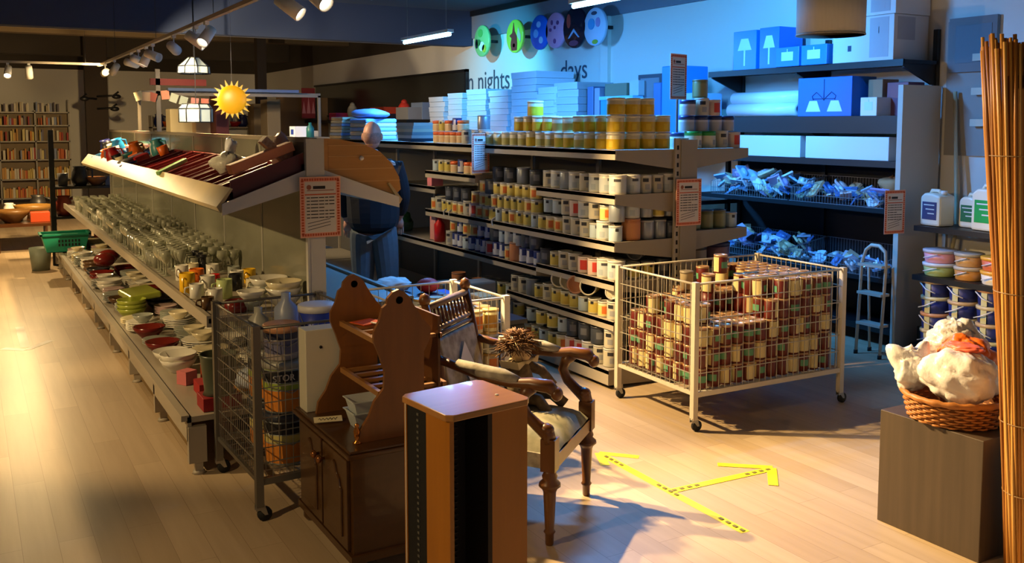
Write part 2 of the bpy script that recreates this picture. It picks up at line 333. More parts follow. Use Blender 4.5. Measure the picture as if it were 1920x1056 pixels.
# goods lying on the trays
tan_box = mat('peach_carton', (232, 150, 112), .7, noise=.15)
m = MB(); m.T = Matrix.Translation((GX - .23, GY0 + .10, slz(.23) + .155)) @ Matrix.Rotation(.345, 4, 'Y').inverted() @ Matrix.Rotation(.06, 4, 'Z')
m.box(-.2, -.035, -.012, .16, .05, .04); tag(m.build('carton', tan_box, bevel=.004), 'long flat peach carton lying across the nearest dark red tray', 'box')
m = MB(); m.T = Matrix.Translation((GX - .14, GY0 + .2, slz(.14) + .15)) @ Matrix.Rotation(.75, 4, 'Y')
m.box(-.11, -.04, -.02, .11, .04, .025); o = m.build('carton', mat('beige_dotted_carton', (176, 128, 96), .7, noise=.5, scale=(60, 60, 60), c2=(225, 205, 180)), bevel=.003)
tag(o, 'tan speckled carton leaning on end near the white post', 'box')
m = MB(); m.blob((GX - .07, GY0 + .35, slz(.07) + .12), (.05, .12, .11), wob=.08, seed=3)
tag(m.build('plastic_bag', mat('pink_cloudy_film', (190, 150, 140), .3)), 'pinkish clear plastic bag standing behind the speckled carton', 'bag')
clearbag = mat('cloudy_film', (190, 188, 176), .25, noise=.3, scale=(30, 30, 30), bump=.6)
t = empty('plastic_bag', 'knotted clear plastic bag lying on the dark red trays', 'bag', (GX - .20, GY0 + 1.05, slz(.2) + .09))
MB().blob((0, 0, -.01), (.10, .12, .07), wob=.12, seed=5).build('bag', clearbag, t)
MB().blob((.02, .02, .10), (.035, .04, .05), wob=.15, seed=6).build('bag_knot', mat('white_film', (225, 228, 235), .35), t)
m = MB(); m.box(-.13, -.02, 0, .13, .02, .03); o = m.build('green_brush', mat('pale_green_plastic', (120, 165, 105), .4), bevel=.008)
tag(o, 'pale green brush-shaped utensil on the lip of the trays', 'utensil'); o.location = (GX - .36, GY0 + 2.0, slz(.36) + .075); o.rotation_euler = (0, -.35, .5)
# heap of bright kitchen odds further along the sloping top
def bottle(name, c, r, h, capc=None):
    mm = mat('plastic_%d_%d_%d' % c, c, .35)
    o = MB().lathe([(r * .9, 0), (r, .01), (r, h * .62), (r * .4, h * .8), (r * .4, h * .9)], 12).build(name, mm)
    MB().lathe([(r * .46, h * .88), (r * .46, h), (0, h)], 10).build('cap', mat('cap_%d' % (capc or (230, 230, 230))[0], capc or (230, 230, 230), .4), o)
    return o
cols = [('orange', (235, 110, 30)), ('teal', (60, 130, 130)), ('white', (225, 222, 214)), ('blue', (30, 120, 190)), ('navy', (30, 40, 110)), ('grey', (120, 120, 125)), ('cream', (215, 200, 160)), ('black', (30, 30, 32)), ('red', (180, 30, 30)), ('lilac', (150, 140, 165))]
rnd = random.Random(11); shapes = ['beaker', 'bowl', 'box', 'ladle', 'jug']
def small_thing(kind, c, s=1.0):
    mm = mat('ware_%d_%d_%d' % c, c, .4)
    if kind == 'beaker': return MB().lathe([(.035 * s, 0), (.045 * s, .11 * s), (.041 * s, .11 * s), (.031 * s, .008)], 14).build('beaker', mm)
    if kind == 'bowl': return MB().lathe([(.04 * s, 0), (.05 * s, .012 * s), (.09 * s, .05 * s), (.1 * s, .075 * s), (.095 * s, .075 * s), (.045 * s, .02 * s), (0, .016 * s)], 18).build('bowl', mm)
    if kind == 'box': return MB().box(-.07 * s, -.05 * s, 0, .07 * s, .05 * s, .08 * s).build('storage_box', mm, bevel=.006)
    if kind == 'ladle': return MB().path([(-.16 * s, 0, .02), (0, 0, .03), (.12 * s, 0, .03)], [.012, .014, .02], 8).blob((.15 * s, 0, .035), (.045 * s, .045 * s, .03), seg=10, ring=6).build('ladle', mm)
    o = MB().lathe([(.05 * s, 0), (.07 * s, .05 * s), (.06 * s, .12 * s), (.045 * s, .15 * s), (.055 * s, .17 * s), (.05 * s, .17 * s), (.04 * s, .15 * s), (.05 * s, .01)], 16).build('jug', mm)
    MB().path([(.05 * s, 0, .15 * s), (.1 * s, 0, .13 * s), (.1 * s, 0, .07 * s), (.065 * s, 0, .04 * s)], .008 * s, 6).build('handle', mm, o); return o
i = 0
for k in range(34):
    y = GY0 + 3.6 + k * .078 + rnd.uniform(-.03, .03); x = -.10 - (k % 3) * .13 - rnd.uniform(0, .03); cn, c = cols[(k * 7) % 10]; kd = shapes[(k * 3 + k // 5) % 5]
    o = small_thing(kd, c, rnd.uniform(.75, 1.05))
    tag(o, '%s %s in the heap on the sloping top, %s from its near side' % (cn, o.name.split('.')[0].replace('_', ' '), ORD[k]), 'kitchenware', 'odds heaped on the sloping top')
    o.location = (GX + x, y, slz(x) + .005); o.rotation_euler = (0, -.345, rnd.uniform(-1, 1))
for nm, c, dy, dx, s in (('bright orange jug standing up from the heap', (235, 115, 30), 4.6, -.2, .9), ('bright blue jug in the heap beyond the orange jug', (20, 120, 185), 5.7, -.2, 1.0), ('navy jug at the far end of the heap', (25, 30, 90), 6.2, -.25, 1.0)):
    o = small_thing('jug', c, s); tag(o, nm, 'jug'); o.location = (GX + dx, GY0 + dy, slz(dx) + .01); o.rotation_euler = (0, -.3, .4)
# bread bin on the right tray
t = empty('bread_bin', 'bamboo bread bin with curved front on the right sloping tray', 'bread bin', (GX + .04, GY0 + .02, 0))
prof = [(.05, 1.535), (.44, 1.40), (.475, 1.43), (.465, 1.50), (.42, 1.58), (.35, 1.645), (.26, 1.685), (.12, 1.715), (.05, 1.72)]
MB().prism(prof, 0, .016, 'y').build('side_panel', bamboo_m, t)
MB().prism(prof, .36, .376, 'y').build('side_panel', bamboo_m, t)
MB().prism([(a, b) for a, b in prof[2:]] + [(.05, 1.70), (.12, 1.70), (.25, 1.67), (.34, 1.63), (.41, 1.57), (.452, 1.50)], .016, .36, 'y').build('roll_front', bamboo_m, t)
m = MB()
for zz in (1.48, 1.55, 1.62, 1.68): m.box(.05, -.0015, zz, .47 - max(0, zz - 1.5) * .9, -.0003, zz + .004)
m.build('board_joint', mat('pale_joint', (215, 170, 105), .6), t)
MB().lathe([(.014, 0), (.012, .01), (0, .012)], 12).build('sticker', paperw, t).matrix_local = Matrix.Translation((.24, 0, 1.61)) @ Matrix.Rotation(pi / 2, 4, 'X')
MB().box(-.02, -.012, 1.40, .045, .37, 1.72).build('back_panel', bamboo_m, t)
# ------------------------------------------------------------------ paper signs
def paper_sign(p, wd, hg, rz, label, tilt=0):
    t = empty('paper_sign', label, 'sign', p, rz, 'orange-bordered price signs'); t.rotation_euler = (tilt, 0, rz)
    MB().box(-wd / 2, -.002, -hg / 2, wd / 2, 0, hg / 2).build('sheet', paper_or, t)
    MB().box(-wd * .38, -.0028, -hg * .42, wd * .38, -.002, hg * .42).build('inner_panel', mat('sign_panel', (214, 206, 196), .8), t)
    m = MB(); n = 15
    for i in range(n):
        x = -wd * .44 + wd * .88 * i / (n - 1); m.box(x - wd * .02, -.0034, hg * .435, x + wd * (.02 + .008 * (i % 2)), -.002, hg * .475); m.box(x - wd * .02, -.0034, -hg * .475, x + wd * .02, -.002, -hg * .435)
    for i in range(20):
        z = -hg * .43 + hg * .86 * i / 19
        for s in (-1, 1): m.box(s * wd * .44 - wd * .03, -.0034, z - hg * .015, s * wd * .44 + wd * .03, -.002, z + hg * (.012 + .006 * (i % 2)))
    m.box(-wd * .38, -.0034, hg * .20, wd * .38, -.002, hg * .22); m.build('border_print', orange_print, t)
    m = MB(); m.box(-wd * .18, -.0036, hg * .30, wd * .12, -.002, hg * .35)
    for k in range(7):
        z = hg * (.15 - k * .055); xs = -wd * .34
        for j in range(5 - (k == 3) * 2):
            ln = wd * (.08 + .05 * ((k * 3 + j * 5) % 3)); m.box(xs, -.0036, z, min(xs + ln, wd * .34), -.002, z + hg * .016); xs += ln + wd * .02
            if xs > wd * .3: break
    for k in range(3):
        m.add([(-wd * .32, -.0034, hg * (-.27 - .055 * k)), (wd * .24, -.0034, hg * (-.20 - .05 * k)), (wd * .24, -.0034, hg * (-.19 - .05 * k)), (-wd * .32, -.0034, hg * (-.26 - .055 * k))], [(0, 1, 2, 3)])
    m.lathe([(.0, 0), (wd * .06, 0)], 12, (-wd * .28, 0, 0)) if 0 else None
    m.build('print', ink, t)
    m = MB(); m.box(-wd * .33, -.0036, hg * .27, wd * .33, -.002, hg * .283)
    m.add([(-wd * .28 + wd * .06 * cos(a), -.0036, hg * .33 + wd * .06 * sin(a)) for a in [2 * pi * i / 12 for i in range(12)]], [tuple(range(12))]); m.build('emblem_print', mat('faded_print', (150, 90, 70), .8), t)
    return t
paper_sign((GX + .02, GY0 - .045, 1.355), .225, .325, 0, 'orange-bordered price sign on the end post of the glassware shelving')
# ------------------------------------------------------------------ green-grey glossy goods: plates, bowls on the base shelf
cer = {n: mat('ceramic_' + n, c, .22) for n, c in (('white', (226, 222, 208)), ('cream', (220, 208, 172)), ('grey', (150, 155, 145)), ('green', (150, 160, 60)), ('red', (110, 30, 24)), ('brown', (92, 66, 40)), ('pink', (196, 170, 165)), ('dark', (40, 40, 42)), ('yellow', (240, 190, 40)), ('orange', (232, 120, 40)), ('pale_green', (190, 205, 140)), ('bright_red', (200, 30, 30)))}
def plate(r, m): return MB().lathe([(r * .55, 0), (r * .6, .006), (r, .024), (r - .004, .028), (r * .6, .011), (0, .008)], 22).build('plate', m)
def cbowl(r, m): return MB().lathe([(r * .45, 0), (r * .5, .008), (r * .85, r * .45), (r, r * .75), (r - .005, r * .75), (r * .5, .016), (0, .012)], 20).build('bowl', m)
def mug(r, h, m):
    o = MB().lathe([(r * .9, 0), (r, .006), (r, h), (r - .004, h), (r - .005, .008), (0, .008)], 18).build('mug', m)
    MB().path([(r, 0, h * .8), (r + .022, 0, h * .75), (r + .026, 0, h * .45), (r, 0, h * .25)], .005, 6).build('handle', m, o); return o
def wineglass(r, h, m):
    return MB().lathe([(r * .85, 0), (r * .8, .004), (.006, .01), (.005, h * .45), (r * .7, h * .58), (r, h * .75), (r * .85, h), (r * .82, h), (r * .95, h * .75), (.004, h * .48)], 14).build('wine_glass', m)
def tumbler(r, h, m): return MB().lathe([(r * .8, 0), (r, h), (r - .003, h), (r * .76, .008), (0, .008)], 14).build('drinking_glass', m)
rnd = random.Random(5); n_pl = 0
PL = {(r, n): plate(r, cer[n]) for r in (.09, .12, .14) for n in ('white', 'cream', 'grey', 'pink')}
BW = {(r, n): cbowl(r, cer[n]) for r in (.075, .11) for n in ('white', 'cream', 'grey', 'red', 'green', 'brown', 'dark')}
y = GY0 + .95; k = 0
while y < GY0 + 7.7:
    for row, dx in enumerate((-.55, -.30, -.10)):
        if row == 2 and k % 2: continue
        r, n = rnd.choice([(.12, 'white'), (.12, 'cream'), (.14, 'white'), (.09, 'grey'), (.12, 'grey'), (.09, 'pink')])
        if dx == -.1: r = .09
        where = 'stack %s from near end, %s row' % (ORD[k], ('front', 'middle', 'back')[row]); nn = rnd.choice((3, 4, 5, 6, 7)); z = .301; yy = y + rnd.uniform(-.02, .02)
        if rnd.random() < .62:
            if k < 14: nn = min(nn, 5)
            for q in range(nn):
                put(PL[(r, n)], '%s plate, %s up, lower shelf, %s' % (n, ORD[q], where), 'plate', (GX + dx, yy, z), rnd.uniform(0, 3), 'plates stacked on the lower shelf'); z += .0125
            if rnd.random() < .45 and r > .1:
                cn = rnd.choice(('white', 'cream', 'grey')); put(BW[(.075, cn)], '%s bowl on top of plates, lower shelf, %s' % (cn, where), 'bowl', (GX + dx, yy, z + .003), 0, 'bowls on the lower shelf')
        else:
            cn = rnd.choice(('white', 'cream', 'grey', 'white', 'red', 'green', 'brown', 'dark')); rr = .11 if dx < -.2 else .075
            for q in range(rnd.choice((1, 2, 3))):
                put(BW[(rr, cn)], '%s bowl, %s up, lower shelf, %s' % (cn, ORD[q], where), 'bowl', (GX + dx, yy, z), 0, 'bowls on the lower shelf'); z += rr * .3
    y += .262; k += 1
for a in list(PL.values()) + list(BW.values()):
    if a.name not in USED: bpy.data.objects.remove(a)
# larger single pieces on the lower shelf
o = MB().lathe([(.085, 0), (.075, .02), (.095, .2), (.10, .215), (.09, .215), (.07, .03)], 24).build('plant_pot', mat('dark_green_pot', (70, 76, 60), .35)); tag(o, 'dark green pot behind the mesh trolley, nearest on lower shelf', 'pot'); o.location = (GX - .5, GY0 + .12, .372)
o = MB().box(-.1, -.08, 0, .1, .08, .07).build('gift_box', mat('red_card', (150, 22, 26), .5), bevel=.003); tag(o, 'red cardboard box under the dark green pot', 'box'); o.location = (GX - .5, GY0 + .12, .301)
for i, (c, s, dx, dy, nm) in enumerate((((170, 30, 30), (.07, .1, .05), -.5, .42, 'red'), ((214, 120, 120), (.05, .05, .06), -.56, .66, 'pink'), ((200, 90, 40), (.06, .05, .12), -.42, .70, 'orange'), ((40, 40, 60), (.05, .07, .06), -.38, .5, 'dark blue'), ((185, 130, 40), (.05, .06, .05), -.33, .33, 'mustard'))):
    o = MB().box(-s[0] / 2 * 1.6, -s[1] / 2 * 1.6, 0, s[0] / 2 * 1.6, s[1] / 2 * 1.6, s[2] * 1.3).build('small_carton', mat('carton_%d' % i, c, .6)); tag(o, nm + ' small carton on the lower shelf near the green pot', 'box'); o.location = (GX + dx, GY0 + dy, .301); o.rotation_euler = (0, 0, .5 * i)
o = MB().box(-.12, -.2, 0, .12, .2, .05).build('serving_dish', cer['green'], bevel=.015); tag(o, 'olive green rectangular dish laid on stacked plates', 'dish'); o.location = (GX - .45, GY0 + 3.05, .42); o.rotation_euler = (0, -.1, .1)
for q, (dx, dy) in enumerate(((-.5, 5.9), (-.44, 6.12))):
    o = MB().blob((0, 0, .07), (.1, .1, .07), seg=16).build('casserole_pot', cer['red']); tag(o, 'dark red round casserole on the lower shelf, ' + ('nearer' if q == 0 else 'farther'), 'pot'); o.location = (GX + dx, GY0 + dy - 1.1, .43)
# ------------------------------------------------------------------ glasses and mugs on the middle shelf
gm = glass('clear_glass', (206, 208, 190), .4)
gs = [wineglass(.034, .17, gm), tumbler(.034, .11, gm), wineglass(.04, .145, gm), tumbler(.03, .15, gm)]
rnd = random.Random(3); c = [0] * 4; ZM = .801
for row, dx in enumerate((-.50, -.41, -.32, -.23, -.14, -.06)):
    y = GY0 + 1.55; q = 0
    while y < GY0 + 7.3:
        kk = (q // 4 + row // 2) % 4; q += 1
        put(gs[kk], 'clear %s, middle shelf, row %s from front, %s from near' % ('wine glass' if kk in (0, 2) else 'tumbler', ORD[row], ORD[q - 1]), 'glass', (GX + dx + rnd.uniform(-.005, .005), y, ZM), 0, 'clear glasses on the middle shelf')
        y += .1 + .13 * (row > 3)
mugs = [(.04, .09, 'white', -.45, .38), (.045, .11, 'pale_green', -.36, .55), (.04, .085, 'white', -.5, .62), (.045, .12, 'yellow', -.51, .83), (.045, .1, 'orange', -.40, 1.10), (.038, .08, 'bright_red', -.33, .95),
        (.04, .1, 'white', -.27, 1.25), (.04, .1, 'white', -.45, 1.3), (.04, .09, 'cream', -.36, 1.42), (.035, .07, 'brown', -.52, .25), (.04, .09, 'white', -.26, .3), (.038, .09, 'cream', -.18, .62), (.04, .1, 'white', -.2, .9), (.038, .09, 'grey', -.16, 1.15), (.04, .09, 'yellow', -.10, 1.0), (.04, .1, 'dark', -.24, .78), (.045, .1, 'white', -.40, .8)]
for i, (r, h, n, dx, dy) in enumerate(mugs):
    o = mug(r, h, cer[n]); tag(o, '%s mug on the middle shelf, %s from the near end' % (n.replace('_', ' '), ORD[i]), 'mug', 'mugs on the middle shelf'); o.location = (GX + dx, GY0 + dy, ZM); o.rotation_euler = (0, 0, rnd.uniform(2, 4.5))
o = mug(.06, .06, cer['red']); tag(o, 'dark red cup at the near corner of the middle shelf', 'mug'); o.location = (GX - .40, GY0 + .12, ZM); o.rotation_euler = (0, 0, 2.5)
for i, (n, r, dx, dy, z) in enumerate((('white', .1, -.14, .12, 0), ('white', .1, -.14, .12, .035), ('cream', .1, -.14, .12, .07), ('grey', .075, -.32, .12, 0), ('white', .075, -.32, .12, .05), ('grey', .11, -.14, .42, 0), ('white', .11, -.14, .42, .04))):
    o = cbowl(r, cer[n]); tag(o, '%s bowl behind the mesh trolley on middle shelf, %s' % (n, ('back stack bottom', 'back stack middle', 'back stack top', 'front pair lower', 'front pair upper', 'farther pair lower', 'farther pair upper')[i]), 'bowl', 'bowls at the near end of the middle shelf'); o.location = (GX + dx, GY0 + dy, ZM + z)
for i in range(3):
    o = MB().lathe([(.03, 0), (.032, .07), (.02, .09), (.02, .12), (.026, .125), (.026, .14), (0, .14)], 12).build('pepper_mill', cer['dark']); tag(o, 'dark bottle-shaped mill among the glasses, %s from the left' % ORD[i], 'mill'); o.location = (GX - .29, GY0 + 1.45 + .12 * i - .02, ZM)
# ================================================================== paint rack
RX, RY = 4.35, 5.1
rk = empty('paint_gondola', 'cream double-sided shelving stacked with paint tins and tubs', 'shelving', (RX, RY, 0))
def rp(name, mb, m, parent=rk): return mb.build(name, m, parent)
for k in range(9): rp('upright', MB().box(-.035, k - .02 if k else 0, 0, .035, k + .02, 1.70), shelf_m)
m = MB(); m.box(-.10, -.02, 0, -.055, .0, 1.70)
for k in range(26): m.box(-.086, -.0215, .12 + k * .06, -.070, -.0195, .15 + k * .06, 1)
rp('slotted_end_upright', m, [shelf_m, black_mat])
rp('end_post_cover', MB().box(-.055, -.03, 0, .09, 0, 1.69), mat('taupe_post', (146, 136, 118), .5))
rp('back_panel', MB().box(-.01, .02, .1, .01, 8, 1.6), mat('dark_pegboard', (96, 94, 90), .6))
def shelf(s, z, y0, y1, d=.6, drop=.062, kind='shelf'):
    m = MB(); m.box(s * d, y0, z - .025, s * .012, y1, z).box(s * d, y0, z - drop, s * (d - .02), y1, z + .004)
    o = rp(kind, m, shelf_m)
    for yy in (y0, y1 - .012):
        e = MB(); e.prism([(s * (d - .005), z + .004), (s * .05, z + .004), (s * .05, z - .13), (s * .12, z - .13), (s * (d - .005), z - drop)], yy - .002, yy + .012, 'y'); e.build('side_bracket', mat('taupe_bracket', (146, 136, 118), .5), rk)
    return o
for a, b in ((0, 1), (1, 2), (2, 3), (3, 4), (4, 5.5), (5.5, 8)): shelf(-1, 1.62, a, b)
shelf(-1, 1.32, 0, 1); shelf(-1, 1.36, 2, 3); shelf(-1, 1.2, 3, 4, .5)
for k in range(3): shelf(-1, 1.0, k, k + 1)
shelf(-1, .735, 0, 1)
for k in range(1, 4): shelf(-1, .70, k, k + 1)
shelf(-1, .46, 0, 1); shelf(-1, .46, 1, 1.45)
for k in range(7): shelf(-1, .13, k, k + 1, .64, .10, 'base_shelf')
rp('kick_plate', MB().box(-.58, .03, .0, -.56, 7, .05), black_m)
for k in range(3): shelf(1, 1.62, k, k + 1)
shelf(1, 1.04, 0, 1); shelf(1, .76, 0, 1); shelf(1, .46, 0, 1)
shelf(1, .13, 0, 1, .64, .10, 'base_shelf')
rp('foot', MB().box(-.56, -.02, 0, -.53, .3, .03), shelf_m)
# ---- tin prototypes
def arc(m, r, z0, z1, a0, a1, mi=0, seg=8):
    vs = []; 
    for k in range(seg + 1):
        a = a0 + (a1 - a0) * k / seg; vs += [(r * cos(a), r * sin(a), z0), (r * cos(a), r * sin(a), z1)]
    return m.add(vs, [(2 * k, 2 * k + 2, 2 * k + 3, 2 * k + 1) for k in range(seg)], mi, True)
CAN = {}
def tin(key, name, r, h, body, lid, band=None, patch=None, metal=0, lidh=.012, seg=18):
    bm_ = mat('tin_%d_%d_%d' % body, body, .38, metal); lm = mat('lid_%d_%d_%d' % lid, lid, .35)
    o = MB().lathe([(r * .97, 0), (r, .003), (r, h - .006), (r * .97, h - .003), (0, h - .003)], seg).build(name, bm_)
    MB().lathe([(r * 1.02, h - lidh), (r * 1.03, h), (r * .9, h + .001), (r * .86, h - .003), (0, h - .003)], seg).build('lid', lm, o)
    m = MB(); ms = []
    if band:
        m.lathe([(r * 1.008, h * band[0]), (r * 1.008, h * band[1])], seg, mi=len(ms)); m.f = [f for f in m.f if len(f) == 4]; m.mi = m.mi[:len(m.f)]; m.sm = m.sm[:len(m.f)]
        ms.append(mat('band_%d_%d_%d' % band[2], band[2], .5))
    for p in (patch or []):
        arc(m, r * 1.014, h * p[0], h * p[1], p[2], p[3], len(ms)); ms.append(mat('print_%d_%d_%d' % p[4], p[4], .5))
    if ms: m.build('label', ms, o)
    CAN[key] = o; return o
W_ = (200, 195, 180); K_ = (40, 40, 44); pa = -pi * .75
tin('yellow', 'paint_tub', .062, .115, (206, 198, 164), (206, 200, 176), (.04, .62, (204, 168, 12)), [(.15, .5, pa - .3, pa + .25, (216, 186, 40))], lidh=.018)
tin('paleyel', 'paint_tub', .06, .11, (216, 212, 180), (222, 220, 205), (.1, .55, (184, 174, 90)), lidh=.02)
tin('white_a', 'paint_tin', .052, .125, W_, (190, 188, 178), (.08, .85, (190, 182, 158)), [(.62, .82, pa - .5, pa + .3, K_), (.2, .5, pa - .2, pa + .5, (150, 150, 150))])
tin('white_b', 'paint_tin', .06, .13, W_, (206, 204, 196), (.1, .8, (182, 188, 188)), [(.66, .8, pa - .2, pa + .6, (60, 60, 66)), (.15, .45, pa - .6, pa + .0, (160, 170, 176))])
tin('silver', 'paint_tin', .055, .13, (150, 156, 162), (160, 164, 168), None, None, .5)
tin('dark', 'paint_tin', .06, .12, (62, 66, 74), (50, 52, 58), None, [(.3, .7, pa - .4, pa + .4, (110, 112, 118))])
tin('cream_y', 'paint_tin', .047, .105, (214, 204, 160), (196, 192, 180), (.1, .75, (206, 184, 84)), [(.65, .85, pa - .3, pa + .2, K_)])
tin('orange_l', 'paint_tin', .047, .105, (220, 206, 170), (196, 192, 180), (.1, .75, (224, 196, 110)), [(.2, .7, pa - .4, pa + .4, (216, 110, 40))])
tin('bluegrey', 'paint_tin', .047, .105, (180, 196, 204), (196, 192, 180), None, [(.65, .85, pa - .2, pa + .3, K_)])
tin('orangetub', 'paint_tub', .052, .10, (232, 220, 180), (238, 110, 50), (.1, .6, (226, 190, 140)), lidh=.03)
tin('blue', 'paint_tin', .042, .12, (44, 60, 130), (60, 70, 130), (.1, .5, (210, 212, 220)), [(.5, .9, pa - .5, pa + .1, (220, 220, 225))])
tin('redcan', 'paint_tin', .052, .115, (214, 190, 176), (206, 190, 180), None, [(.2, .8, pa - .5, pa + .5, (206, 60, 44))])
tin('navy_l', 'paint_tub', .056, .11, (196, 196, 204), (28, 40, 90), (.05, .6, (170, 170, 178)), lidh=.028)
tin('green_l', 'paint_tub', .062, .12, (216, 206, 176), (50, 150, 60), None, [(.2, .5, pa, pa + .5, (150, 150, 140))], lidh=.03)
tin('olive', 'paint_tin', .055, .13, (120, 118, 72), (110, 108, 80), (.1, .8, (140, 138, 92)))
tin('purple', 'paint_bucket', .10, .17, (120, 92, 110), (50, 50, 90), None, None, lidh=.03)
tin('taupe', 'paint_bucket', .10, .16, (150, 138, 120), (60, 58, 60), None, None, lidh=.03)
tin('rust', 'paint_tin', .065, .15, (190, 120, 70), (170, 120, 90), (.1, .8, (196, 130, 80)))
DESC = {'yellow': 'yellow-banded tub', 'paleyel': 'pale yellow tub', 'white_a': 'cream tin with dark print', 'white_b': 'white tin with grey print', 'silver': 'silver tin', 'dark': 'dark grey tin', 'cream_y': 'small yellow-labelled tin',
        'orange_l': 'small orange-printed tin', 'bluegrey': 'pale blue-grey tin', 'orangetub': 'orange-lidded tub', 'blue': 'blue and white tin', 'redcan': 'white tin with red print', 'navy_l': 'navy-lidded tub', 'green_l': 'green-lidded tub',
        'olive': 'olive tin', 'purple': 'purple bucket', 'taupe': 'taupe bucket', 'rust': 'rust-brown tin'}
rnd = random.Random(21)
def row(keys, z, x, y0, y1, step, lev, lay, grp, jit=.004, rnds=rnd):
    n = 0; y = y0
    while y <= y1 + 1e-6:
        k = keys[n % len(keys)] if isinstance(keys, (list, tuple)) else keys
        put(CAN[k], '%s, %s, %s, %s from the post' % (DESC[k], lev, lay, ORD[n]), 'paint tub' if 'tub' in DESC[k] else 'paint tin', (RX + x + rnds.uniform(-jit, jit), RY + y, z), rnds.uniform(-.35, .35), grp)
        n += 1; y += step
def rowx(keys, z, y, xs, lev, lay, grp):
    for n, x in enumerate(xs):
        k = keys[n % len(keys)]
        put(CAN[k], '%s, %s, %s, %s from the left' % (DESC[k], lev, lay, ORD[n]), 'paint tub' if 'tub' in DESC[k] else 'paint tin', (RX + x, RY + y, z), rnd.uniform(.3, .8), grp)
G1, G2, G3, G4, G5, G6 = ['paint %s on the %s shelf' % (a, b) for a, b in (('tubs', 'top'), ('tins', 'second'), ('tins', 'third'), ('tins', 'fourth'), ('tins', 'fifth'), ('tins', 'bottom'))]
xs = [-.40, -.27, -.14]
# top shelf
z = 1.625
rowx(['yellow'] * 3, z, .09, xs, 'top shelf end', 'lowest layer', G1); rowx(['yellow'] * 3, z + .117, .09, xs, 'top shelf end', 'middle layer', G1); rowx(['yellow'] * 3, z + .234, .09, [-.53, -.40, -.28], 'top shelf end', 'top layer', G1)
row(['yellow', 'yellow', 'yellow', 'paleyel', 'yellow', 'yellow', 'paleyel', 'paleyel', 'yellow', 'paleyel', 'paleyel', 'paleyel', 'paleyel', 'paleyel', 'white_a', 'white_a'], z, -.53, .09, 2.1, .132, 'top shelf', 'lowest layer', G1)
row(['yellow', 'yellow', 'yellow', 'yellow', 'paleyel', 'paleyel', 'yellow', 'yellow', 'yellow', 'yellow'], z + .117, -.53, .09, 1.4, .138, 'top shelf', 'second layer', G1)
put(CAN['yellow'], 'yellow-banded tub standing alone on top of the second layer', 'paint tub', (RX - .53, RY + 1.13, z + .234), 0, G1)
row(['white_a', 'orangetub', 'orangetub', 'orangetub', 'orangetub', 'orangetub', 'orangetub'], z, -.52, 2.28, 2.98, .118, 'far top shelf', 'lowest layer', G1)
row(['orangetub', 'blue', 'orangetub', 'cream_y', 'orangetub'], z + .105, -.52, 2.36, 2.9, .13, 'far top shelf', 'upper layer', G1)
put(CAN['silver'], 'grey silver tin on the top shelf above a hanging sign', 'paint tin', (RX - .5, RY + 2.02, z + .117), 0, G1)
for y_, i in ((.3, 0), (.5, 1), (.7, 2)): rowx(['navy_l'] * 2, z, y_, [-.33, -.18], 'top shelf, row ' + ORD[i + 1], 'lowest layer', G1)
# right half of the top shelf
rowx(['green_l', 'green_l', 'white_a', 'redcan'], z, .10, [.16, .29, .42, .54], 'right top shelf', 'front row low', G1)
rowx(['navy_l'] * 4, z + .121, .14, [.13, .26, .39, .51], 'right top shelf', 'front row second layer', G1)
rowx(['navy_l', 'white_a', 'redcan'], z + .233, .14, [.14, .27, .38], 'right top shelf', 'front row third layer', G1)
put(CAN['olive'], 'olive tin on top of the pyramid beside upper sign', 'paint tin', (RX + .27, RY + .16, z + .36), 0, G1)
rowx(['navy_l'] * 4, z, .28, [.16, .29, .42, .54], 'right top shelf', 'second row low', G1)
# second shelf (near bay)
z = 1.324
rowx(['white_b', 'white_a', 'white_a', 'white_b'], z, .08, [-.40, -.29, -.19, -.09], 'second shelf end', 'front row', G2)
row(['white_b', 'white_b', 'white_b', 'white_a', 'white_b', 'silver', 'white_b', 'white_a'], z, -.52, .07, .96, .124, 'second shelf', 'front row', G2)
# third shelf
z = 1.004
rowx(['rust', 'silver', 'silver', 'dark'], z, .08, [-.40, -.27, -.16, -.06], 'third shelf end', 'lower layer', G3)
rowx(['white_b', 'silver', 'cream_y', 'silver'], z + .152, .08, [-.40, -.28, -.17, -.07], 'third shelf end', 'upper layer', G3)
row(['bluegrey', 'white_b', 'bluegrey', 'white_a', 'white_a', 'white_a', 'orange_l', 'orange_l', 'cream_y', 'bluegrey', 'cream_y', 'cream_y', 'orange_l', 'cream_y', 'bluegrey', 'cream_y', 'orange_l', 'orange_l', 'redcan', 'white_a', 'orange_l', 'orange_l', 'cream_y', 'cream_y', 'white_a', 'orange_l'], z, -.54, .07, 2.95, .113, 'third shelf', 'lowest layer', G3)
row(['silver', 'orange_l', 'white_a', 'white_b', 'redcan', 'white_a', 'bluegrey', 'bluegrey'], z + .132, -.53, .07, .98, .12, 'third shelf', 'second layer', G3)
row(['cream_y', 'orange_l', 'cream_y', 'cream_y', 'cream_y', 'cream_y', 'orange_l', 'cream_y', 'orange_l'], z + .107, -.54, 1.08, 2.0, .107, 'third shelf middle bay', 'second layer', G3)
row(['orange_l', 'cream_y', 'cream_y', 'cream_y', 'orange_l', 'cream_y', 'dark', 'orange_l'], z + .214, -.54, 1.10, 1.95, .118, 'third shelf middle bay', 'third layer', G3)
row(['dark', 'silver', 'dark', 'dark'], z + .32, -.50, 1.15, 1.9, .2, 'third shelf middle bay', 'top layer', G3)
row(['orange_l', 'dark', 'dark', 'dark'], z + .107, -.52, 2.12, 2.6, .16, 'third shelf far bay', 'second layer', G3)
row(['orangetub', 'orangetub', 'blue', 'orangetub', 'cream_y', 'cream_y', 'bluegrey'], 1.364, -.53, 2.1, 2.95, .13, 'small far shelf', 'front row', G2)
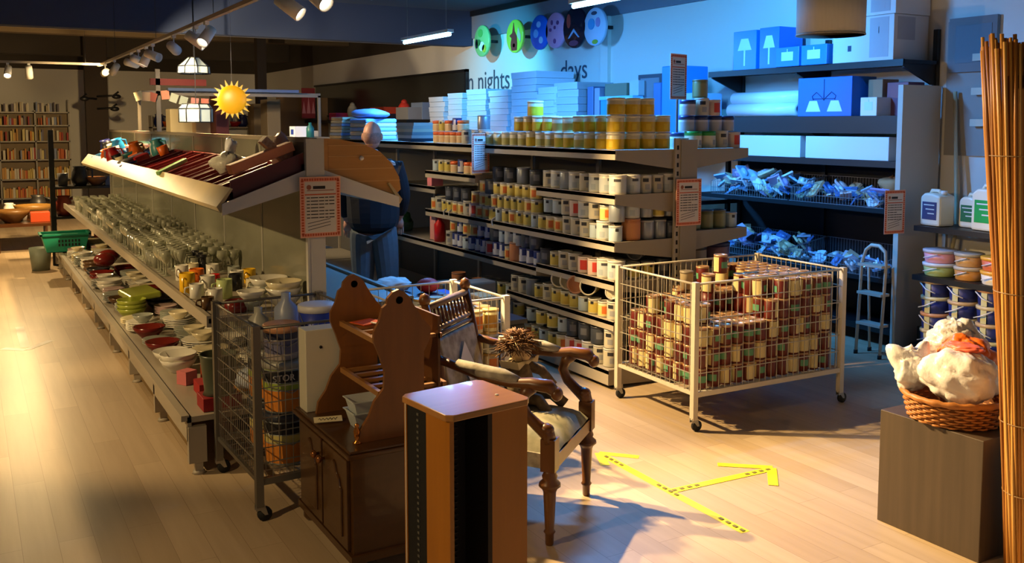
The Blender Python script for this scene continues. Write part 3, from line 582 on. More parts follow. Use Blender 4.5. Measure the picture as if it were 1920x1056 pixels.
# fourth shelf
z = .739
rowx(['cream_y', 'cream_y', 'dark'], z, .08, [-.38, -.25, -.12], 'fourth shelf end', 'front row', G4)
row(['white_b', 'white_b', 'redcan', 'redcan', 'white_a', 'white_a', 'cream_y', 'dark'], z, -.53, .07, .96, .125, 'fourth shelf', 'lower layer', G4)
z = .704
row(['blue', 'blue', 'blue', 'rust', 'orange_l', 'blue', 'blue', 'redcan', 'blue', 'blue', 'blue', 'bluegrey', 'blue', 'blue', 'white_a', 'blue'], z, -.54, 1.06, 2.65, .108, 'fourth shelf far part', 'lower layer', G4)
row(['dark', 'dark', 'white_b', 'white_b', 'bluegrey', 'dark', 'blue', 'blue', 'orange_l', 'orange_l', 'blue', 'orange_l'], z + .126, -.53, 1.1, 2.6, .128, 'fourth shelf far part', 'upper layer', G4)
o = MB().lathe([(.05, 0), (.05, .16), (.02, .2), (.02, .23)], 14).build('bottle', mat('bright_red_plastic', (206, 30, 28), .3)); MB().lathe([(.024, .22), (.024, .26), (0, .26)], 10).build('cap', mat('red_cap', (160, 20, 20)), o)
tag(o, 'bright red plastic bottle at the far end of the fourth shelf', 'bottle'); o.location = (RX - .54, RY + 2.82, .705)
tag(MB().box(-.08, -.06, 0, .08, .06, .24).build('carton', mat('pink_carton', (220, 150, 140), .6)), 'pink upright carton beside the bright red bottle', 'box').location = (RX - .46, RY + 2.97, .705)
# fifth shelf
z = .464
row(['white_a', 'orange_l', 'cream_y', 'bluegrey', 'cream_y', 'cream_y', 'cream_y', 'white_a', 'cream_y', 'silver', 'white_a'], z, -.53, .08, 1.4, .12, 'fifth shelf', 'lower layer', G5)
def leaning(k, x, y, z, lab):
    o = put(CAN[k], lab, 'paint tin', (RX + x, RY + y, z), (pi / 2, 0, -.9), 'tins lying on their side')
for i, (k, y) in enumerate((('orange_l', .14), ('yellow', .42), ('rust', .56), ('yellow', .68), ('yellow', .8))): leaning(k, -.48, y, .464 + .125 + .06, '%s lying on its side on the fifth shelf, %s from the post' % (DESC[k], ORD[i]))
for i, y in enumerate((1.72, 2.52, 2.62)): leaning('orange_l', -.50, y, .704 + .126 + .16, 'orange-lidded tin tipped on its side, fourth shelf, %s from near' % ORD[i])
leaning('dark', -.3, .12, .739 + .125 + .06, 'dark grey tin lying on its side at the end of the fourth shelf')
# bottom shelf
z = .134
row(['white_a', 'white_a', 'white_b', 'redcan', 'redcan', 'orange_l', 'cream_y', 'bluegrey', 'cream_y', 'orange_l', 'cream_y', 'cream_y', 'white_a', 'cream_y', 'cream_y', 'cream_y'], z, -.55, .1, 1.95, .12, 'bottom shelf', 'lowest layer', G6)
row(['white_a', 'dark', 'dark', 'dark', 'bluegrey', 'cream_y', 'cream_y', 'bluegrey'], z + .13, -.54, .1, 1.2, .15, 'bottom shelf', 'second layer', G6)
row(['cream_y', 'bluegrey', 'white_a', 'cream_y'], z + .133, -.54, 1.36, 1.9, .13, 'bottom shelf far part', 'second layer', G6)
row(['bluegrey', 'cream_y', 'bluegrey'], z + .262, -.54, 1.48, 1.9, .14, 'bottom shelf far part', 'third layer', G6)
row(['dark', 'rust', 'dark', 'dark', 'rust'], z, -.45, 2.2, 3.2, .2, 'bottom shelf far bay', 'front row', G6)
row(['rust', 'dark', 'rust'], z + .152, -.45, 2.2, 2.7, .2, 'bottom shelf far bay', 'second layer', G6)
# right side lower shelves
rowx(['olive', 'olive', 'olive', 'bluegrey'], 1.044, .1, [.17, .29, .41, .53], 'right side shelf', 'front row', 'tins on the right side shelves')
rowx(['taupe', 'purple'], .764, .13, [.20, .42], 'right lower shelf', 'front row', 'tins on the right side shelves')
rowx(['white_a', 'rust', 'rust', 'rust'], .464, .13, [.15, .28, .41, .54], 'right lowest shelf', 'front row', 'tins on the right side shelves')
for a in CAN.values():
    if a.name not in USED:
        for c_ in list(a.children): bpy.data.objects.remove(c_)
        bpy.data.objects.remove(a)
paper_sign((RX + .0, RY - .05, 1.255), .225, .325, 0, 'orange-bordered price sign on the end post of the paint rack')
t = paper_sign(at(1272, 144, 'y', RY + .3), .21, .33, .28, 'orange-bordered price sign raised on a pole above the paint rack')
p = t.location.copy(); t = empty('sign_pole', 'thin clear pole rising above the paint rack end', 'pole', (p.x, p.y + .01, 1.62)); MB().box(-.008, -.003, 0, .008, .003, p.z - 1.62 + .16).build('pole', zinc, t)
paper_sign(at(901, 287, 'x', 3.70), .225, .33, .38, 'orange-bordered price sign hanging from the far top shelf edge')
# ---- textiles, books and boxes on the far top of the rack
for i in range(7):
    o = MB().box(-.16, -.2, 0, .16, .2, .035).build('folded_towel', mat('towel_%d' % (i % 3), ((196, 176, 140), (150, 165, 200), (206, 196, 170))[i % 3], .9), bevel=.012)
    tag(o, 'folded towel on the far top shelf, %s up in the pile' % ORD[i], 'towel', 'folded towels'); o.location = (RX - .4, RY + 5.6 - .01 * i, 1.625 + .036 * i)
for i in range(5):
    o = MB().box(-.18, -.25, 0, .18, .25, .045).build('folded_blanket', mat('blanket_%d' % (i % 2), ((150, 175, 220), (214, 200, 180))[i % 2], .9), bevel=.015)
    tag(o, 'folded blanket on the top shelf, %s up, left of the man' % ORD[i], 'blanket', 'folded blankets'); o.location = (RX - .42, RY + 4.75, 1.625 + .046 * i)
o = MB().blob((0, 0, .05), (.16, .42, .06), seg=16, wob=.05).build('pillow', mat('pale_blue_cloth', (160, 180, 225), .9)); tag(o, 'pale blue cushion laid on top of the folded blankets', 'cushion'); o.location = (RX - .42, RY + 4.85, 1.855)
for i in range(6):
    o = MB().box(-.12, -.16, 0, .12, .16, .03).build('book', mat('bk_%d' % i, ((206, 206, 200), (180, 190, 186), (214, 210, 190), (130, 150, 160), (200, 200, 200), (40, 60, 80))[5 - i], .7))
    tag(o, 'large flat book right of the man, %s up in the pile' % ORD[i], 'book', 'books piled on the top shelf'); o.location = (RX - .45, RY + 3.55, 1.625 + .031 * i); o.rotation_euler = (0, 0, .03 * i)
o = MB().box(-.1, -.12, 0, .1, .12, .14).build('detergent_box', mat('white_blue_box', (220, 224, 230), .6)); tag(o, 'white box with blue print at the far end of top shelf', 'box'); o.location = (RX - .45, RY + 7.3, 1.625)
MB().box(-.102, -.06, .03, -.1, .06, .1).build('blue_print', mat('royal_blue', (30, 60, 150)), o)
o = MB().lathe([(.05, 0), (.05, .12), (.02, .16), (.02, .19), (0, .19)], 12).build('bottle', mat('teal_bottle', (40, 110, 100), .4)); tag(o, 'teal bottle beside the white and blue box', 'bottle'); o.location = (RX - .5, RY + 6.7, 1.625)
# small goods in the far bay
o = MB().box(-.06, -.05, 0, .06, .05, .13).build('canister', mat('pink_tin', (226, 130, 140), .5)); tag(o, 'pink square canister on the small shelf behind the man', 'canister'); o.location = (RX - .44, RY + 3.12, 1.205)
MB().box(-.062, -.052, .125, .062, .052, .145).build('lid', mat('pink_lid', (236, 160, 165), .5), o)
o = MB().lathe([(.09, 0), (.1, .05), (.1, .09), (.09, .09), (.08, .01)], 20).build('basin', mat('green_tub', (110, 140, 100), .6)); tag(o, 'pale green tub with a plant at the end of the long shelf', 'tub'); o.location = (RX - .45, RY + 3.86, .705)
MB().blob((0, 0, .12), (.08, .09, .06), wob=.18, seed=9).build('plant_leaves', mat('leaf_green', (60, 130, 50), .7, noise=.5, scale=(40, 40, 40)), o)
# ---- white flat boxes stacked on the right half, under the blue light
wb = mat('white_carton', (214, 220, 228), .6)
def box_stack(x, y, sx, sy, hs, n, z0, lab, mt=wb, grp='white flat boxes stacked by the blue wall'):
    proto = MB().box(-sx / 2, -sy / 2, 0, sx / 2, sy / 2, hs - .006).box(-sx / 2 - .003, -sy / 2 - .003, hs - .03, sx / 2 + .003, sy / 2 + .003, hs - .004).build('flat_box', mt)
    for i in range(n): put(proto, 'flat box, %s, %s from the bottom' % (lab, ORD[i]), 'box', (x + random.uniform(-.012, .012), y + random.uniform(-.01, .01), z0 + hs * i), random.uniform(-.03, .03), grp)
struct_shelf = empty('dark_shelf_unit', 'dark shelf unit along the right wall carrying white boxes', 'shelving', (6.45, 9.5, 0))
MB().box(-.3, -2.4, 1.55, .3, 5.0, 1.60).box(-.3, -2.4, 1.0, .3, 5.0, 1.04).build('shelf', black_m, struct_shelf)
m = MB()
for y in (-2.35, 0, 2.4, 4.95): m.box(-.28, y - .02, 0, -.24, y + .02, 1.6).box(.2, y - .02, 0, .24, y + .02, 1.6)
m.build('upright', black_m, struct_shelf)
sz = 1.602
box_stack(6.4, 12.85, .5, .5, .075, 8, sz, 'farthest stack'); box_stack(6.4, 12.25, .5, .45, .08, 8, sz, 'second farthest stack')
box_stack(6.4, 11.6, .5, .55, .075, 9, sz, 'stack under the lettering'); box_stack(6.4, 10.97, .5, .5, .08, 8, sz, 'stack left of the tall one')
box_stack(6.4, 10.27, .55, .62, .085, 10, sz, 'tall stack'); box_stack(6.35, 9.68, .5, .45, .08, 8, sz, 'stack right of the tall one'); box_stack(6.35, 9.28, .5, .5, .085, 8, sz, 'stack of grey boxes', mat('grey_white_carton', (190, 196, 206), .6))
# further odd goods along the wall
bl = mat('blue_board', (40, 130, 210), .5)
for i, (y, wd, hh, c, lb) in enumerate(((8.92, .12, .62, (90, 110, 150), 'narrow slate blue folder standing right of the grey boxes'), (8.79, .1, .6, (150, 150, 180), 'narrow lilac folder beside the slate blue one'), (8.42, .6, .50, (60, 150, 215), 'large pale blue crate on the wall shelf'),
                           (7.95, .28, .42, (50, 130, 200), 'smaller blue crate right of the large one'), (7.72, .12, .62, (60, 110, 170), 'tall blue upright parcel near the raised sign'), (7.52, .25, .78, (40, 140, 225), 'bright blue upright parcel near the raised sign'), (7.28, .2, .5, (150, 190, 235), 'pale blue striped parcel left of the raised sign'))):
    o = MB().box(-.2, -wd / 2, 0, .2, wd / 2, hh).build('parcel' if 'parcel' in lb else ('crate' if 'crate' in lb else 'folder'), mat('bluegoods_%d' % i, c, .5), bevel=.01); tag(o, lb, lb.split()[-1] if 0 else ('parcel' if 'parcel' in lb else ('crate' if 'crate' in lb else 'folder'))); o.location = (6.4, y, sz)
    if 'crate' in lb: MB().box(-.21, -wd / 2 - .01, hh - .04, .21, wd / 2 + .01, hh).build('rim', mat('crate_rim', (130, 200, 240), .4), o)
o = MB().box(-.02, -.2, 0, .02, .2, .3).build('picture_frame', mat('dark_frame', (50, 55, 70), .5)); tag(o, 'dark framed picture standing on the blue goods', 'picture'); o.location = (6.35, 8.0, sz + .421); MB().box(-.022, -.16, .04, -.02, .16, .26).build('picture', mat('dull_print', (120, 120, 130), .6), o)
for i, (y, w_, h_, c) in enumerate(((8.5, .4, .14, (120, 118, 96)), (8.17, .16, .16, (190, 195, 205)))):
    o = MB().box(-.15, -w_ / 2, 0, .15, w_ / 2, h_).build('carton', mat('topcarton_%d' % i, c, .7)); tag(o, ('olive' if i == 0 else 'white') + ' carton on top of the large pale blue crate', 'box'); o.location = (6.4, y, sz + .501)
# dark gaming and toy goods on the far wall ledge
for i, (y, w_, h_, c, lb, nm) in enumerate(((15.6, .6, .12, (230, 80, 40), 'orange-red flat box on the ledge under the black glass board', 'box'), (15.4, 1.0, .10, (30, 30, 50), 'navy case under the orange-red box', 'case'), (14.75, .22, .3, (225, 60, 40), 'red round toy next to the orange box', 'toy'),
                                   (14.5, .5, .2, (150, 150, 150), 'grey carton under the black glass board', 'box'), (14.45, .45, .28, (140, 160, 190), 'pale blue carton behind the grey one', 'box'), (17.2, .2, .3, (200, 190, 160), 'cream figurine on the ledge', 'figurine'), (17.9, .4, .14, (220, 60, 110), 'pink small box on the ledge', 'box'), (20.2, .2, .34, (130, 170, 160), 'pale green canister on the ledge', 'canister'))):
    m = MB(); 
    if nm in ('toy', 'figurine'): m.blob((0, 0, h_ / 2), (w_ / 2, w_ / 2, h_ / 2), seg=12).blob((0, 0, h_ * .95), (w_ / 4, w_ / 4, w_ / 4), seg=10)
    elif nm == 'canister': m.lathe([(w_ / 2, 0), (w_ / 2, h_), (w_ * .4, h_ + .03), (0, h_ + .03)], 12)
    else: m.box(-.15, -w_ / 2, 0, .15, w_ / 2, h_)
    o = m.build(nm if nm != 'box' else 'carton', mat('ledge_%d' % i, c, .6)); tag(o, lb, nm); o.location = (6.45 if i not in (1,) else 6.45, y, 1.87 + (.10 if i == 0 else 0)); 
    if i in (4,): o.location.x = 6.62; o.scale.x = .5
t = empty('wall_ledge', 'black ledge on the right wall carrying coloured toys and cartons', 'shelf', (6.5, 17, 1.84)); MB().box(-.25, -2.8, -.03, .3, 4.0, .03).build('shelf', black_m, t)
m = MB()
for y in (-2.7, .5, 3.9): m.prism([(.3, -.03), (.3, -.3), (-.2, -.03)], y - .02, y + .02, 'y')
m.build('bracket', black_m, t)
# ================================================================== black shelving along the right wall (lamps, wire baskets)
t = empty('black_shelving', 'tall black wall shelving with lamp boxes above and wire baskets below', 'shelving', (6.35, 5.0, 0)); UB = t
m = MB()
for z_, y1 in ((2.30, 2.1), (1.86, 2.1), (1.50, 2.1), (.16, 2.1)): m.box(.0, -.12, z_ - .03, .42, y1, z_).box(-.01, -.12, z_ - .05, .01, y1, z_ + .003)
m.box(-.008, -.12, 1.72, .01, 2.1, 1.83)
m.build('shelf', black_m, t)
m = MB()
for z_ in (1.13, .58): m.box(.0, -.12, z_ - .02, .42, 2.1, z_).box(-.14, -.12, z_ - .035, .01, 2.1, z_)
m.build('basket_ledge', black_m, t)
m = MB()
for y in (-.1, 1.0, 2.08): m.box(.40, y - .02, 0, .44, y + .02, 2.55)
for y in (-.1, 1.0, 2.08):
    for z_ in (2.27, 1.83): m.prism([(.42, z_), (.42, z_ - .16), (.36, z_ - .16), (.02, z_ - .03), (.02, z_)], y - .01, y + .01, 'y')
m.build('upright_bracket', black_m, t)
MB().box(.425, -.12, .1, .44, 2.1, 1.5).build('back_panel', mat('near_black_panel', (26, 28, 34), .7), t)
MB().box(-.06, -.17, 0, .40, -.125, 2.1).build('side_panel', mat('grey_side_panel', (184, 180, 168), .5), t)
def wire_basket(x0, y0, z0, x1, y1, hf, hb, m=None, step=.03, r=.0017):
    m = m or MB()
    for z_ in (0, hf * .5, hf): m.wire((x0, y0, z0 + z_), (x0, y1, z0 + z_), r * 1.6)
    m.wire((x1, y0, z0 + hb), (x1, y1, z0 + hb), r * 1.6); m.wire((x1, y0, z0), (x1, y1, z0), r * 1.6)
    n = int((y1 - y0) / step)
    for k in range(n + 1):
        y = y0 + (y1 - y0) * k / n; m.wire((x0, y, z0), (x0, y, z0 + hf), r); m.wire((x1, y, z0), (x1, y, z0 + hb), r)
        if k % 2 == 0: m.wire((x0, y, z0), (x1, y, z0), r)
    for y in (y0, y1):
        m.wire((x0, y, z0 + hf), (x1, y, z0 + hb), r * 1.6); nn = 12
        for k in range(nn + 1):
            x = x0 + (x1 - x0) * k / nn; m.wire((x, y, z0), (x, y, z0 + hf + (hb - hf) * k / nn), r)
    return m
for i, (z_, a, b) in enumerate(((1.135, 0, 1.0), (1.135, 1.0, 2.0), (.585, 0, 1.0), (.585, 1.0, 2.0))):
    o = wire_basket(6.22, 4.92 + a, z_, 6.72, 4.92 + b - .02, .12, .2).build('wire_basket', mat('grey_wire', (150, 150, 155), .4, .5))
    tag(o, '%s wire basket on the black shelving, %s' % (('upper', 'upper', 'lower', 'lower')[i], ('near', 'far', 'near', 'far')[i] + ' half'), 'basket', 'wire baskets on the black shelving')
rnd = random.Random(8)
pk = []
for i, c in enumerate(((200, 215, 235), (150, 180, 215), (225, 228, 232), (90, 130, 190), (210, 190, 150), (170, 150, 190))):
    o = MB().prism([(-.05, -.035), (.05, -.035), (.055, 0), (.05, .035), (-.05, .035), (-.045, 0)], 0, .012, 'z').blob((0, 0, .014), (.035, .02, .014), seg=8, ring=5).build('blister_packet', mat('film_%d' % i, c, .25)); MB().box(-.05, -.035, .0121, -.02, .035, .0135).build('card', mat('card_%d' % i, tuple(int(x * .75) for x in c), .6), o); pk.append(o)
n = 0
for bi, (z_, ya, yb, cnt, pile) in enumerate(((1.14, 5.9, 6.85, 52, .16), (1.14, 5.0, 5.85, 34, .08), (.59, 6.0, 6.85, 42, .17), (.59, 5.0, 5.95, 26, .03))):
    for q in range(cnt):
        y = rnd.uniform(ya, yb); x = rnd.uniform(6.27, 6.66); hh = pile * (q / cnt) * (1.2 if y > ya + .4 else .9)
        pi_ = rnd.randrange(6); put(pk[pi_], '%s packet heaped in the %s basket' % (('pale blue', 'steel blue', 'white', 'deep blue', 'tan', 'lilac')[pi_], ('upper far', 'upper near', 'lower far', 'lower near')[bi]), 'packet', (x, y, z_ + .02 + hh), (rnd.uniform(-.9, .9), rnd.uniform(-.9, .9), rnd.uniform(0, 6)), 'packets in the %s wire basket' % ('upper far', 'upper near', 'lower far', 'lower near')[bi], rnd.uniform(1.0, 1.7))
o = MB().blob((0, 0, .06), (.09, .11, .07), wob=.12, seed=2).build('paper_bag', mat('kraft', (170, 130, 90), .8)); tag(o, 'crumpled brown paper bag in the upper near basket', 'bag'); o.location = (6.55, 5.1, 1.24)
# light-coloured flat boxes on the shelf under the rolls
for i, (y0, y1) in enumerate(((5.0, 5.86), (5.92, 6.85))):
    o = MB().box(-.2, y0, 0, .2, y1, .19).build('flat_box', mat('pale_blue_white', (214, 220, 226), .5), bevel=.004); tag(o, 'long pale box on the shelf under the black board, %s one' % ('nearer', 'farther')[i], 'box', 'long pale boxes'); o.location = (6.56, 0, 1.503)
# rolls
roll = MB(); roll.T = Matrix.Rotation(-pi / 2, 4, 'X'); roll.lathe([(.02, .005), (.02, 0), (.062, 0), (.062, .86), (.02, .86), (.02, .855)], 24)
roll = roll.build('paper_roll', mat('white_roll', (226, 230, 232), .3))
for i, (x, z_) in enumerate(((6.42, 1.925), (6.55, 1.925), (6.47, 2.035))): put(roll, 'long white roll lying on the black shelf, %s' % ('front lower', 'back lower', 'on top')[i], 'roll', (x, 6.0, z_), 0, 'white rolls on the black shelf')
# blue lamp cartons with pictures of lamps
def lamp_box(x, y, z, sx, sy, sz, c, label, kind):
    t = empty('lamp_carton', label, 'box', (x, y, z), 0)
    MB().box(-sx / 2, -sy / 2, 0, sx / 2, sy / 2, sz).build('carton', mat('carton_%d_%d_%d' % c, c, .35), t, bevel=.004)
    pm = mat('pale_print', (200, 224, 240), .5); dk = mat('dark_print', (40, 60, 90), .5); xf = -sx / 2 - .002
    def tr(m_, y_, z_, w_, h_): m_.prism([(y_ - w_ / 4, z_ + h_), (y_ + w_ / 4, z_ + h_), (y_ + w_ / 2, z_), (y_ - w_ / 2, z_)], xf, xf + .003, 'x')
    m = MB(); d = MB()
    if kind == 'chandelier':
        for s in (-1, 1):
            tr(m, s * sy * .2, sz * .12, sy * .28, sz * .28)
            d.path([(xf, s * sy * .2, sz * .42), (xf, s * sy * .22, sz * .52), (xf, s * sy * .14, sz * .62), (xf, s * sy * .05, sz * .5), (xf, 0, sz * .42)], .004, 5)
        d.path([(xf, 0, sz * .95), (xf, 0, sz * .4)], .004, 5).path([(xf, -sy * .2, sz * .45), (xf, sy * .2, sz * .45)], .003, 5)
    elif kind == 'shade': tr(m, 0, sz * .5, sy * .6, sz * .3); m.box(xf, -.01, sz * .1, xf + .002, .01, sz * .5)
    elif kind == 'cyl': m.box(xf, -sy * .25, sz * .3, xf + .002, sy * .25, sz * .75); m.box(xf, -.004, sz * .75, xf + .002, .004, sz * .9)
    elif kind == 'white':
        g_ = mat('grey_print', (170, 172, 178), .6); dd = MB().box(xf, -sy * .42, sz * .08, xf + .002, -sy * .12, sz * .95).box(xf - .0005, -sy * .34, sz * .15, xf, -sy * .2, sz * .38)
        dd.box(-sx * .4, -sy / 2 - .002, sz * .45, sx * .1, -sy / 2, sz * .95); dd.build('printed_panel', g_, t); d.box(xf, sy * .18, sz * .25, xf + .002, sy * .24, sz * .38)
        d.box(xf, -sy * .27, sz * .6, xf + .002, -sy * .26, sz * .75)
    if m.v: m.build('lamp_picture', pm, t)
    if d.v: d.build('lamp_outline', dk, t)
    return t
zt = 2.302
lamp_box(6.5, 6.62, zt, .3, .30, .36, (20, 120, 200), 'blue carton with white table-lamp picture, top shelf leftmost', 'shade')
lamp_box(6.52, 6.33, zt, .3, .24, .37, (20, 110, 200), 'blue carton second from left on the top shelf', 'shade')
lamp_box(6.45, 6.05, zt, .28, .27, .17, (30, 120, 210), 'low blue carton with cylinder lamp picture, left', 'cyl')
lamp_box(6.45, 5.75, zt, .28, .28, .17, (34, 124, 205), 'low blue carton under the hanging drum shade', 'cyl')
lamp_box(6.56, 5.28, zt, .42, .60, .36, (206, 206, 204), 'large white lamp carton at the end of the top shelf', 'white')
lamp_box(6.56, 5.28, zt + .362, .42, .62, .3, (212, 212, 210), 'white carton lying on top of the large white lamp carton', 'white')
zt = 1.863
lamp_box(6.5, 5.66, zt, .3, .58, .33, (24, 104, 205), 'blue carton with a two-arm chandelier picture', 'chandelier')
lamp_box(6.60, 5.26, zt, .2, .14, .30, (150, 120, 95), 'narrow brown carton right of the chandelier carton', 'none')
lamp_box(6.45, 5.20, zt, .2, .16, .15, (222, 222, 220), 'small white carton standing on the black shelf end', 'cyl')
lamp_box(6.62, 5.06, zt, .2, .2, .27, (120, 80, 100), 'purple-brown carton at the very end of the second shelf', 'none')
# hanging drum lampshade, nearer than the shelves
t = empty('drum_lampshade', 'beige fabric drum lampshade hanging at the top edge of the view', 'lampshade', at(1557, 66, 'x', 4.7))
MB().lathe([(.206, 0), (.208, .30), (.205, .30), (.203, .002)], 36).build('shade', mat('beige_linen', (196, 190, 180), .9, noise=.12, scale=(60, 60, 6)), t)
MB().lathe([(.209, -.003), (.209, .006), (.202, .006), (.202, -.003)], 36).build('rim', mat('shade_rim', (150, 140, 125), .6), t)
MB().wire((0, 0, .29), (0, 0, 3.5 - t.location.z), .004).wire((-.2, 0, .29), (.2, 0, .29), .003).wire((0, -.2, .29), (0, .2, .29), .003).build('cord', black_m, t)
# step ladder leaning against the grey panel
t = empty('step_ladder', 'folded cream step ladder leaning against the black shelving end', 'ladder', (6.06, 4.86, 0)); t.scale = (1, .62, 1); lm = mat('ladder_cream', (190, 184, 168), .4)
for yy in (-.20, .16):
    pass
m = MB(); m.path([(-.06, -.2, 0), (-.02, -.2, .72), (0, -.16, .82), (.01, -.06, .86), (.01, .06, .86), (0, .13, .82), (-.02, .16, .72), (-.06, .16, 0)], .016, 8); m.build('front_frame', lm, t)
m = MB(); m.path([(.10, -.2, 0), (.06, -.2, .7)], .013, 8).path([(.10, .16, 0), (.06, .16, .7)], .013, 8); m.build('rear_frame', lm, t)
for z_ in (.24, .48, .70): MB().box(-.07, -.2, z_, .03, .16, z_ + .02).build('step', lm, t)
for x_, y_ in ((-.06, -.2), (-.06, .16), (.10, -.2), (.10, .16)): MB().lathe([(.02, 0), (.02, .03)], 10, (x_, y_, 0)).build('rubber_foot', rubber, t)
paper_sign((6.2, 4.80, 1.12), .20, .34, -.15, 'pink-bordered price sign on the grey end panel of the black shelving')
# ================================================================== black open shelf with jerrycans and buckets
t = empty('black_rack', 'black open shelf with jerrycans and plastic buckets by the right wall', 'shelving', (6.3, 4.2, 0))
for z_ in (1.02, .64, .10): MB().box(.0, -.75, z_ - .04, .36, .5, z_).build('shelf', black_m, t)
m = MB()
for y in (-.74, .48): m.box(.34, y - .015, 0, .37, y + .015, 1.06)
m.box(.0, .465, 0, .03, .5, .1).box(.0, -.75, 0, .03, -.72, .1); m.build('upright', shelf_m, t)
def jerry(x, y, w_, h_, lc, label, flip=0):
    o = empty('jerrycan', label, 'jerrycan', (x, y, 1.022), radians(-8)); pm = mat('milky_plastic', (232, 228, 208), .3)
    poly = [(-w_ / 2, 0), (w_ / 2, 0), (w_ / 2, h_ * .82), (w_ * .3, h_ * .93), (w_ * .05, h_ * .93), (-w_ * .1, h_ * .93), (-w_ / 2, h_ * .86)]
    MB().prism(poly, -.08, .08, 'x').build('can', pm, o, bevel=.018); m = MB(); m.path([(0, w_ * .4, h_ * .84), (0, w_ * .28, h_ * .99), (0, -w_ * .08, h_ * .99), (0, -w_ * .16, h_ * .90)], .014, 8); m.build('handle', pm, o)
    MB().lathe([(.024, h_ * .9), (.024, h_ * 1.0), (0, h_ * 1.0)], 12, (0, -w_ * .32, 0)).build('cap', white_p, o)
    l = MB().box(-.083, -w_ * .36, h_ * .18, -.0805, w_ * .36, h_ * .68).build('label', mat('lab_%d' % lc[1], lc, .5), o)
    m = MB()
    for k in range(3): m.box(-.0845, -w_ * .25, h_ * (.58 - .12 * k), -.083, w_ * (.28 - .1 * k), h_ * (.61 - .12 * k))
    m.build('label_print', mat('pale_label_print', (214, 222, 220), .6), l); return o
jerry(6.43, 4.595, .19, .27, (66, 70, 110), 'white jerrycan with a dark blue label, leftmost on the black shelf')
jerry(6.55, 4.36, .17, .25, (40, 110, 70), 'white jerrycan partly hidden behind the green-labelled one')
jerry(6.45, 4.16, .24, .33, (30, 160, 70), 'large white jerrycan with a bright green label')
o = MB().box(.0, -.25, 0, .02, .3, .42).build('board', mat('navy_board', (34, 50, 66), .6)); tag(o, 'dark navy board standing behind the jerrycans', 'board'); o.location = (6.66, 4.05, 1.05)
def tub(x, y, z, r, h, c, lid, label, sq=0):
    o = MB().lathe([(r * .88, 0), (r * .9, .004), (r, h - .02), (r * 1.0, h - .02)], 20, sx=1).build('round_tub', mat('tub_%d_%d_%d' % c, c, .4)); MB().lathe([(r * 1.05, h - .025), (r * 1.06, h - .004), (r * .98, h), (0, h)], 20).build('lid', mat('tlid_%d_%d_%d' % lid, lid, .35), o)
    m = MB(); m.path([(-r * 1.03, -r * .5, h - .03), (-r * 1.1, -r * .1, h * .55), (-r * 1.06, r * .45, h * .35)], .004, 5); m.build('handle', mat('white_handle', (220, 220, 224), .4), o)
    tag(o, label, 'tub', 'tubs on the black shelf'); o.location = (x, y, z)
tub(6.44, 4.56, .642, .12, .10, (150, 170, 110), (200, 210, 220), 'flat green-yellow tub under the pink one'); tub(6.44, 4.56, .745, .12, .10, (210, 150, 165), (190, 190, 200), 'flat pink tub stacked on the green-yellow one')
tub(6.44, 4.32, .642, .10, .10, (186, 130, 60), (190, 180, 160), 'orange-brown tub in the middle of the shelf, lower'); tub(6.44, 4.32, .745, .10, .10, (190, 150, 100), (170, 170, 165), 'orange-brown tub in the middle of the shelf, upper')
tub(6.42, 4.08, .642, .11, .10, (226, 220, 205), (230, 170, 60), 'white tub with yellow lid, lower'); tub(6.42, 4.08, .745, .11, .10, (206, 110, 70), (230, 170, 60), 'red-orange tub with yellow lid, upper')
lid_c = [(206, 190, 150), (206, 150, 110), (214, 206, 160), (200, 170, 130)]
for cix, y in enumerate((4.57, 4.34, 4.11)):
    for k in range(4):
        o = MB().lathe([(.092, 0), (.094, .004), (.104, .115)], 20).build('paint_bucket', mat('navy_bucket', (36, 46, 110), .4)); MB().lathe([(.108, .10), (.109, .122), (.100, .126), (0, .126)], 20).build('lid', mat('blid_%d' % ((cix + k) % 4), lid_c[(cix + k) % 4], .35), o)
        m = MB(); arc(m, .105, .0, .118, pi * .93, pi * 1.07, seg=3); m.build('label_strip', mat('strip_cream', (200, 196, 150), .5), o)
        m = MB(); s_ = 1 if k % 2 else -1; m.path([(-.10, s_ * .07, .10), (-.128, 0, .06), (-.11, -s_ * .07, .035)], .005, 5); m.build('handle', mat('white_handle', (220, 220, 224), .4), o)
        tag(o, 'navy bucket with pale lid, %s column, %s from the bottom' % (('left', 'middle', 'right')[cix], ORD[k]), 'bucket', 'navy buckets under the black shelf'); o.location = (6.42, y, .102 + .1275 * k)
# broom / pole, grey organiser on the wall, paper tag
t = empty('broom', 'long pale broom handle leaning on the wall behind the shelf', 'broom', (6.68, 4.72, 0))
m = MB(); m.path([(-.15, -.08, .2), (.0, -.12, 1.0), (.06, -.02, 2.05)], .016, 8); m.build('handle', mat('pale_wood_pole', (176, 164, 130), .6), t)
MB().box(-.2, -.2, .0, -.1, .05, .2).build('broom_head', mat('dark_bristle', (60, 54, 46), .9), t)
t = empty('wall_organiser', 'grey hanging wall organiser with pockets beside the bamboo screen', 'organiser', (6.78, 4.62, 0))
gm_ = mat('grey_felt', (118, 118, 120), .8); MB().box(0, -.21, 1.55, .02, .19, 2.60).build('backing', mat('mid_grey_felt', (150, 146, 140), .8), t)
MB().box(-.03, -.24, 2.2, .0, .16, 2.62).build('top_board', gm_, t)
MB().box(-.034, -.20, 2.27, -.03, .10, 2.56).build('inset', mat('inset_grey', (98, 104, 112), .6), t)
for z_ in (2.28, 2.02, 1.78): MB().box(-.05, -.20, z_, -.0305, -.06, z_ + .055).build('pocket', mat('beige_pocket', (196, 188, 168), .6), t)
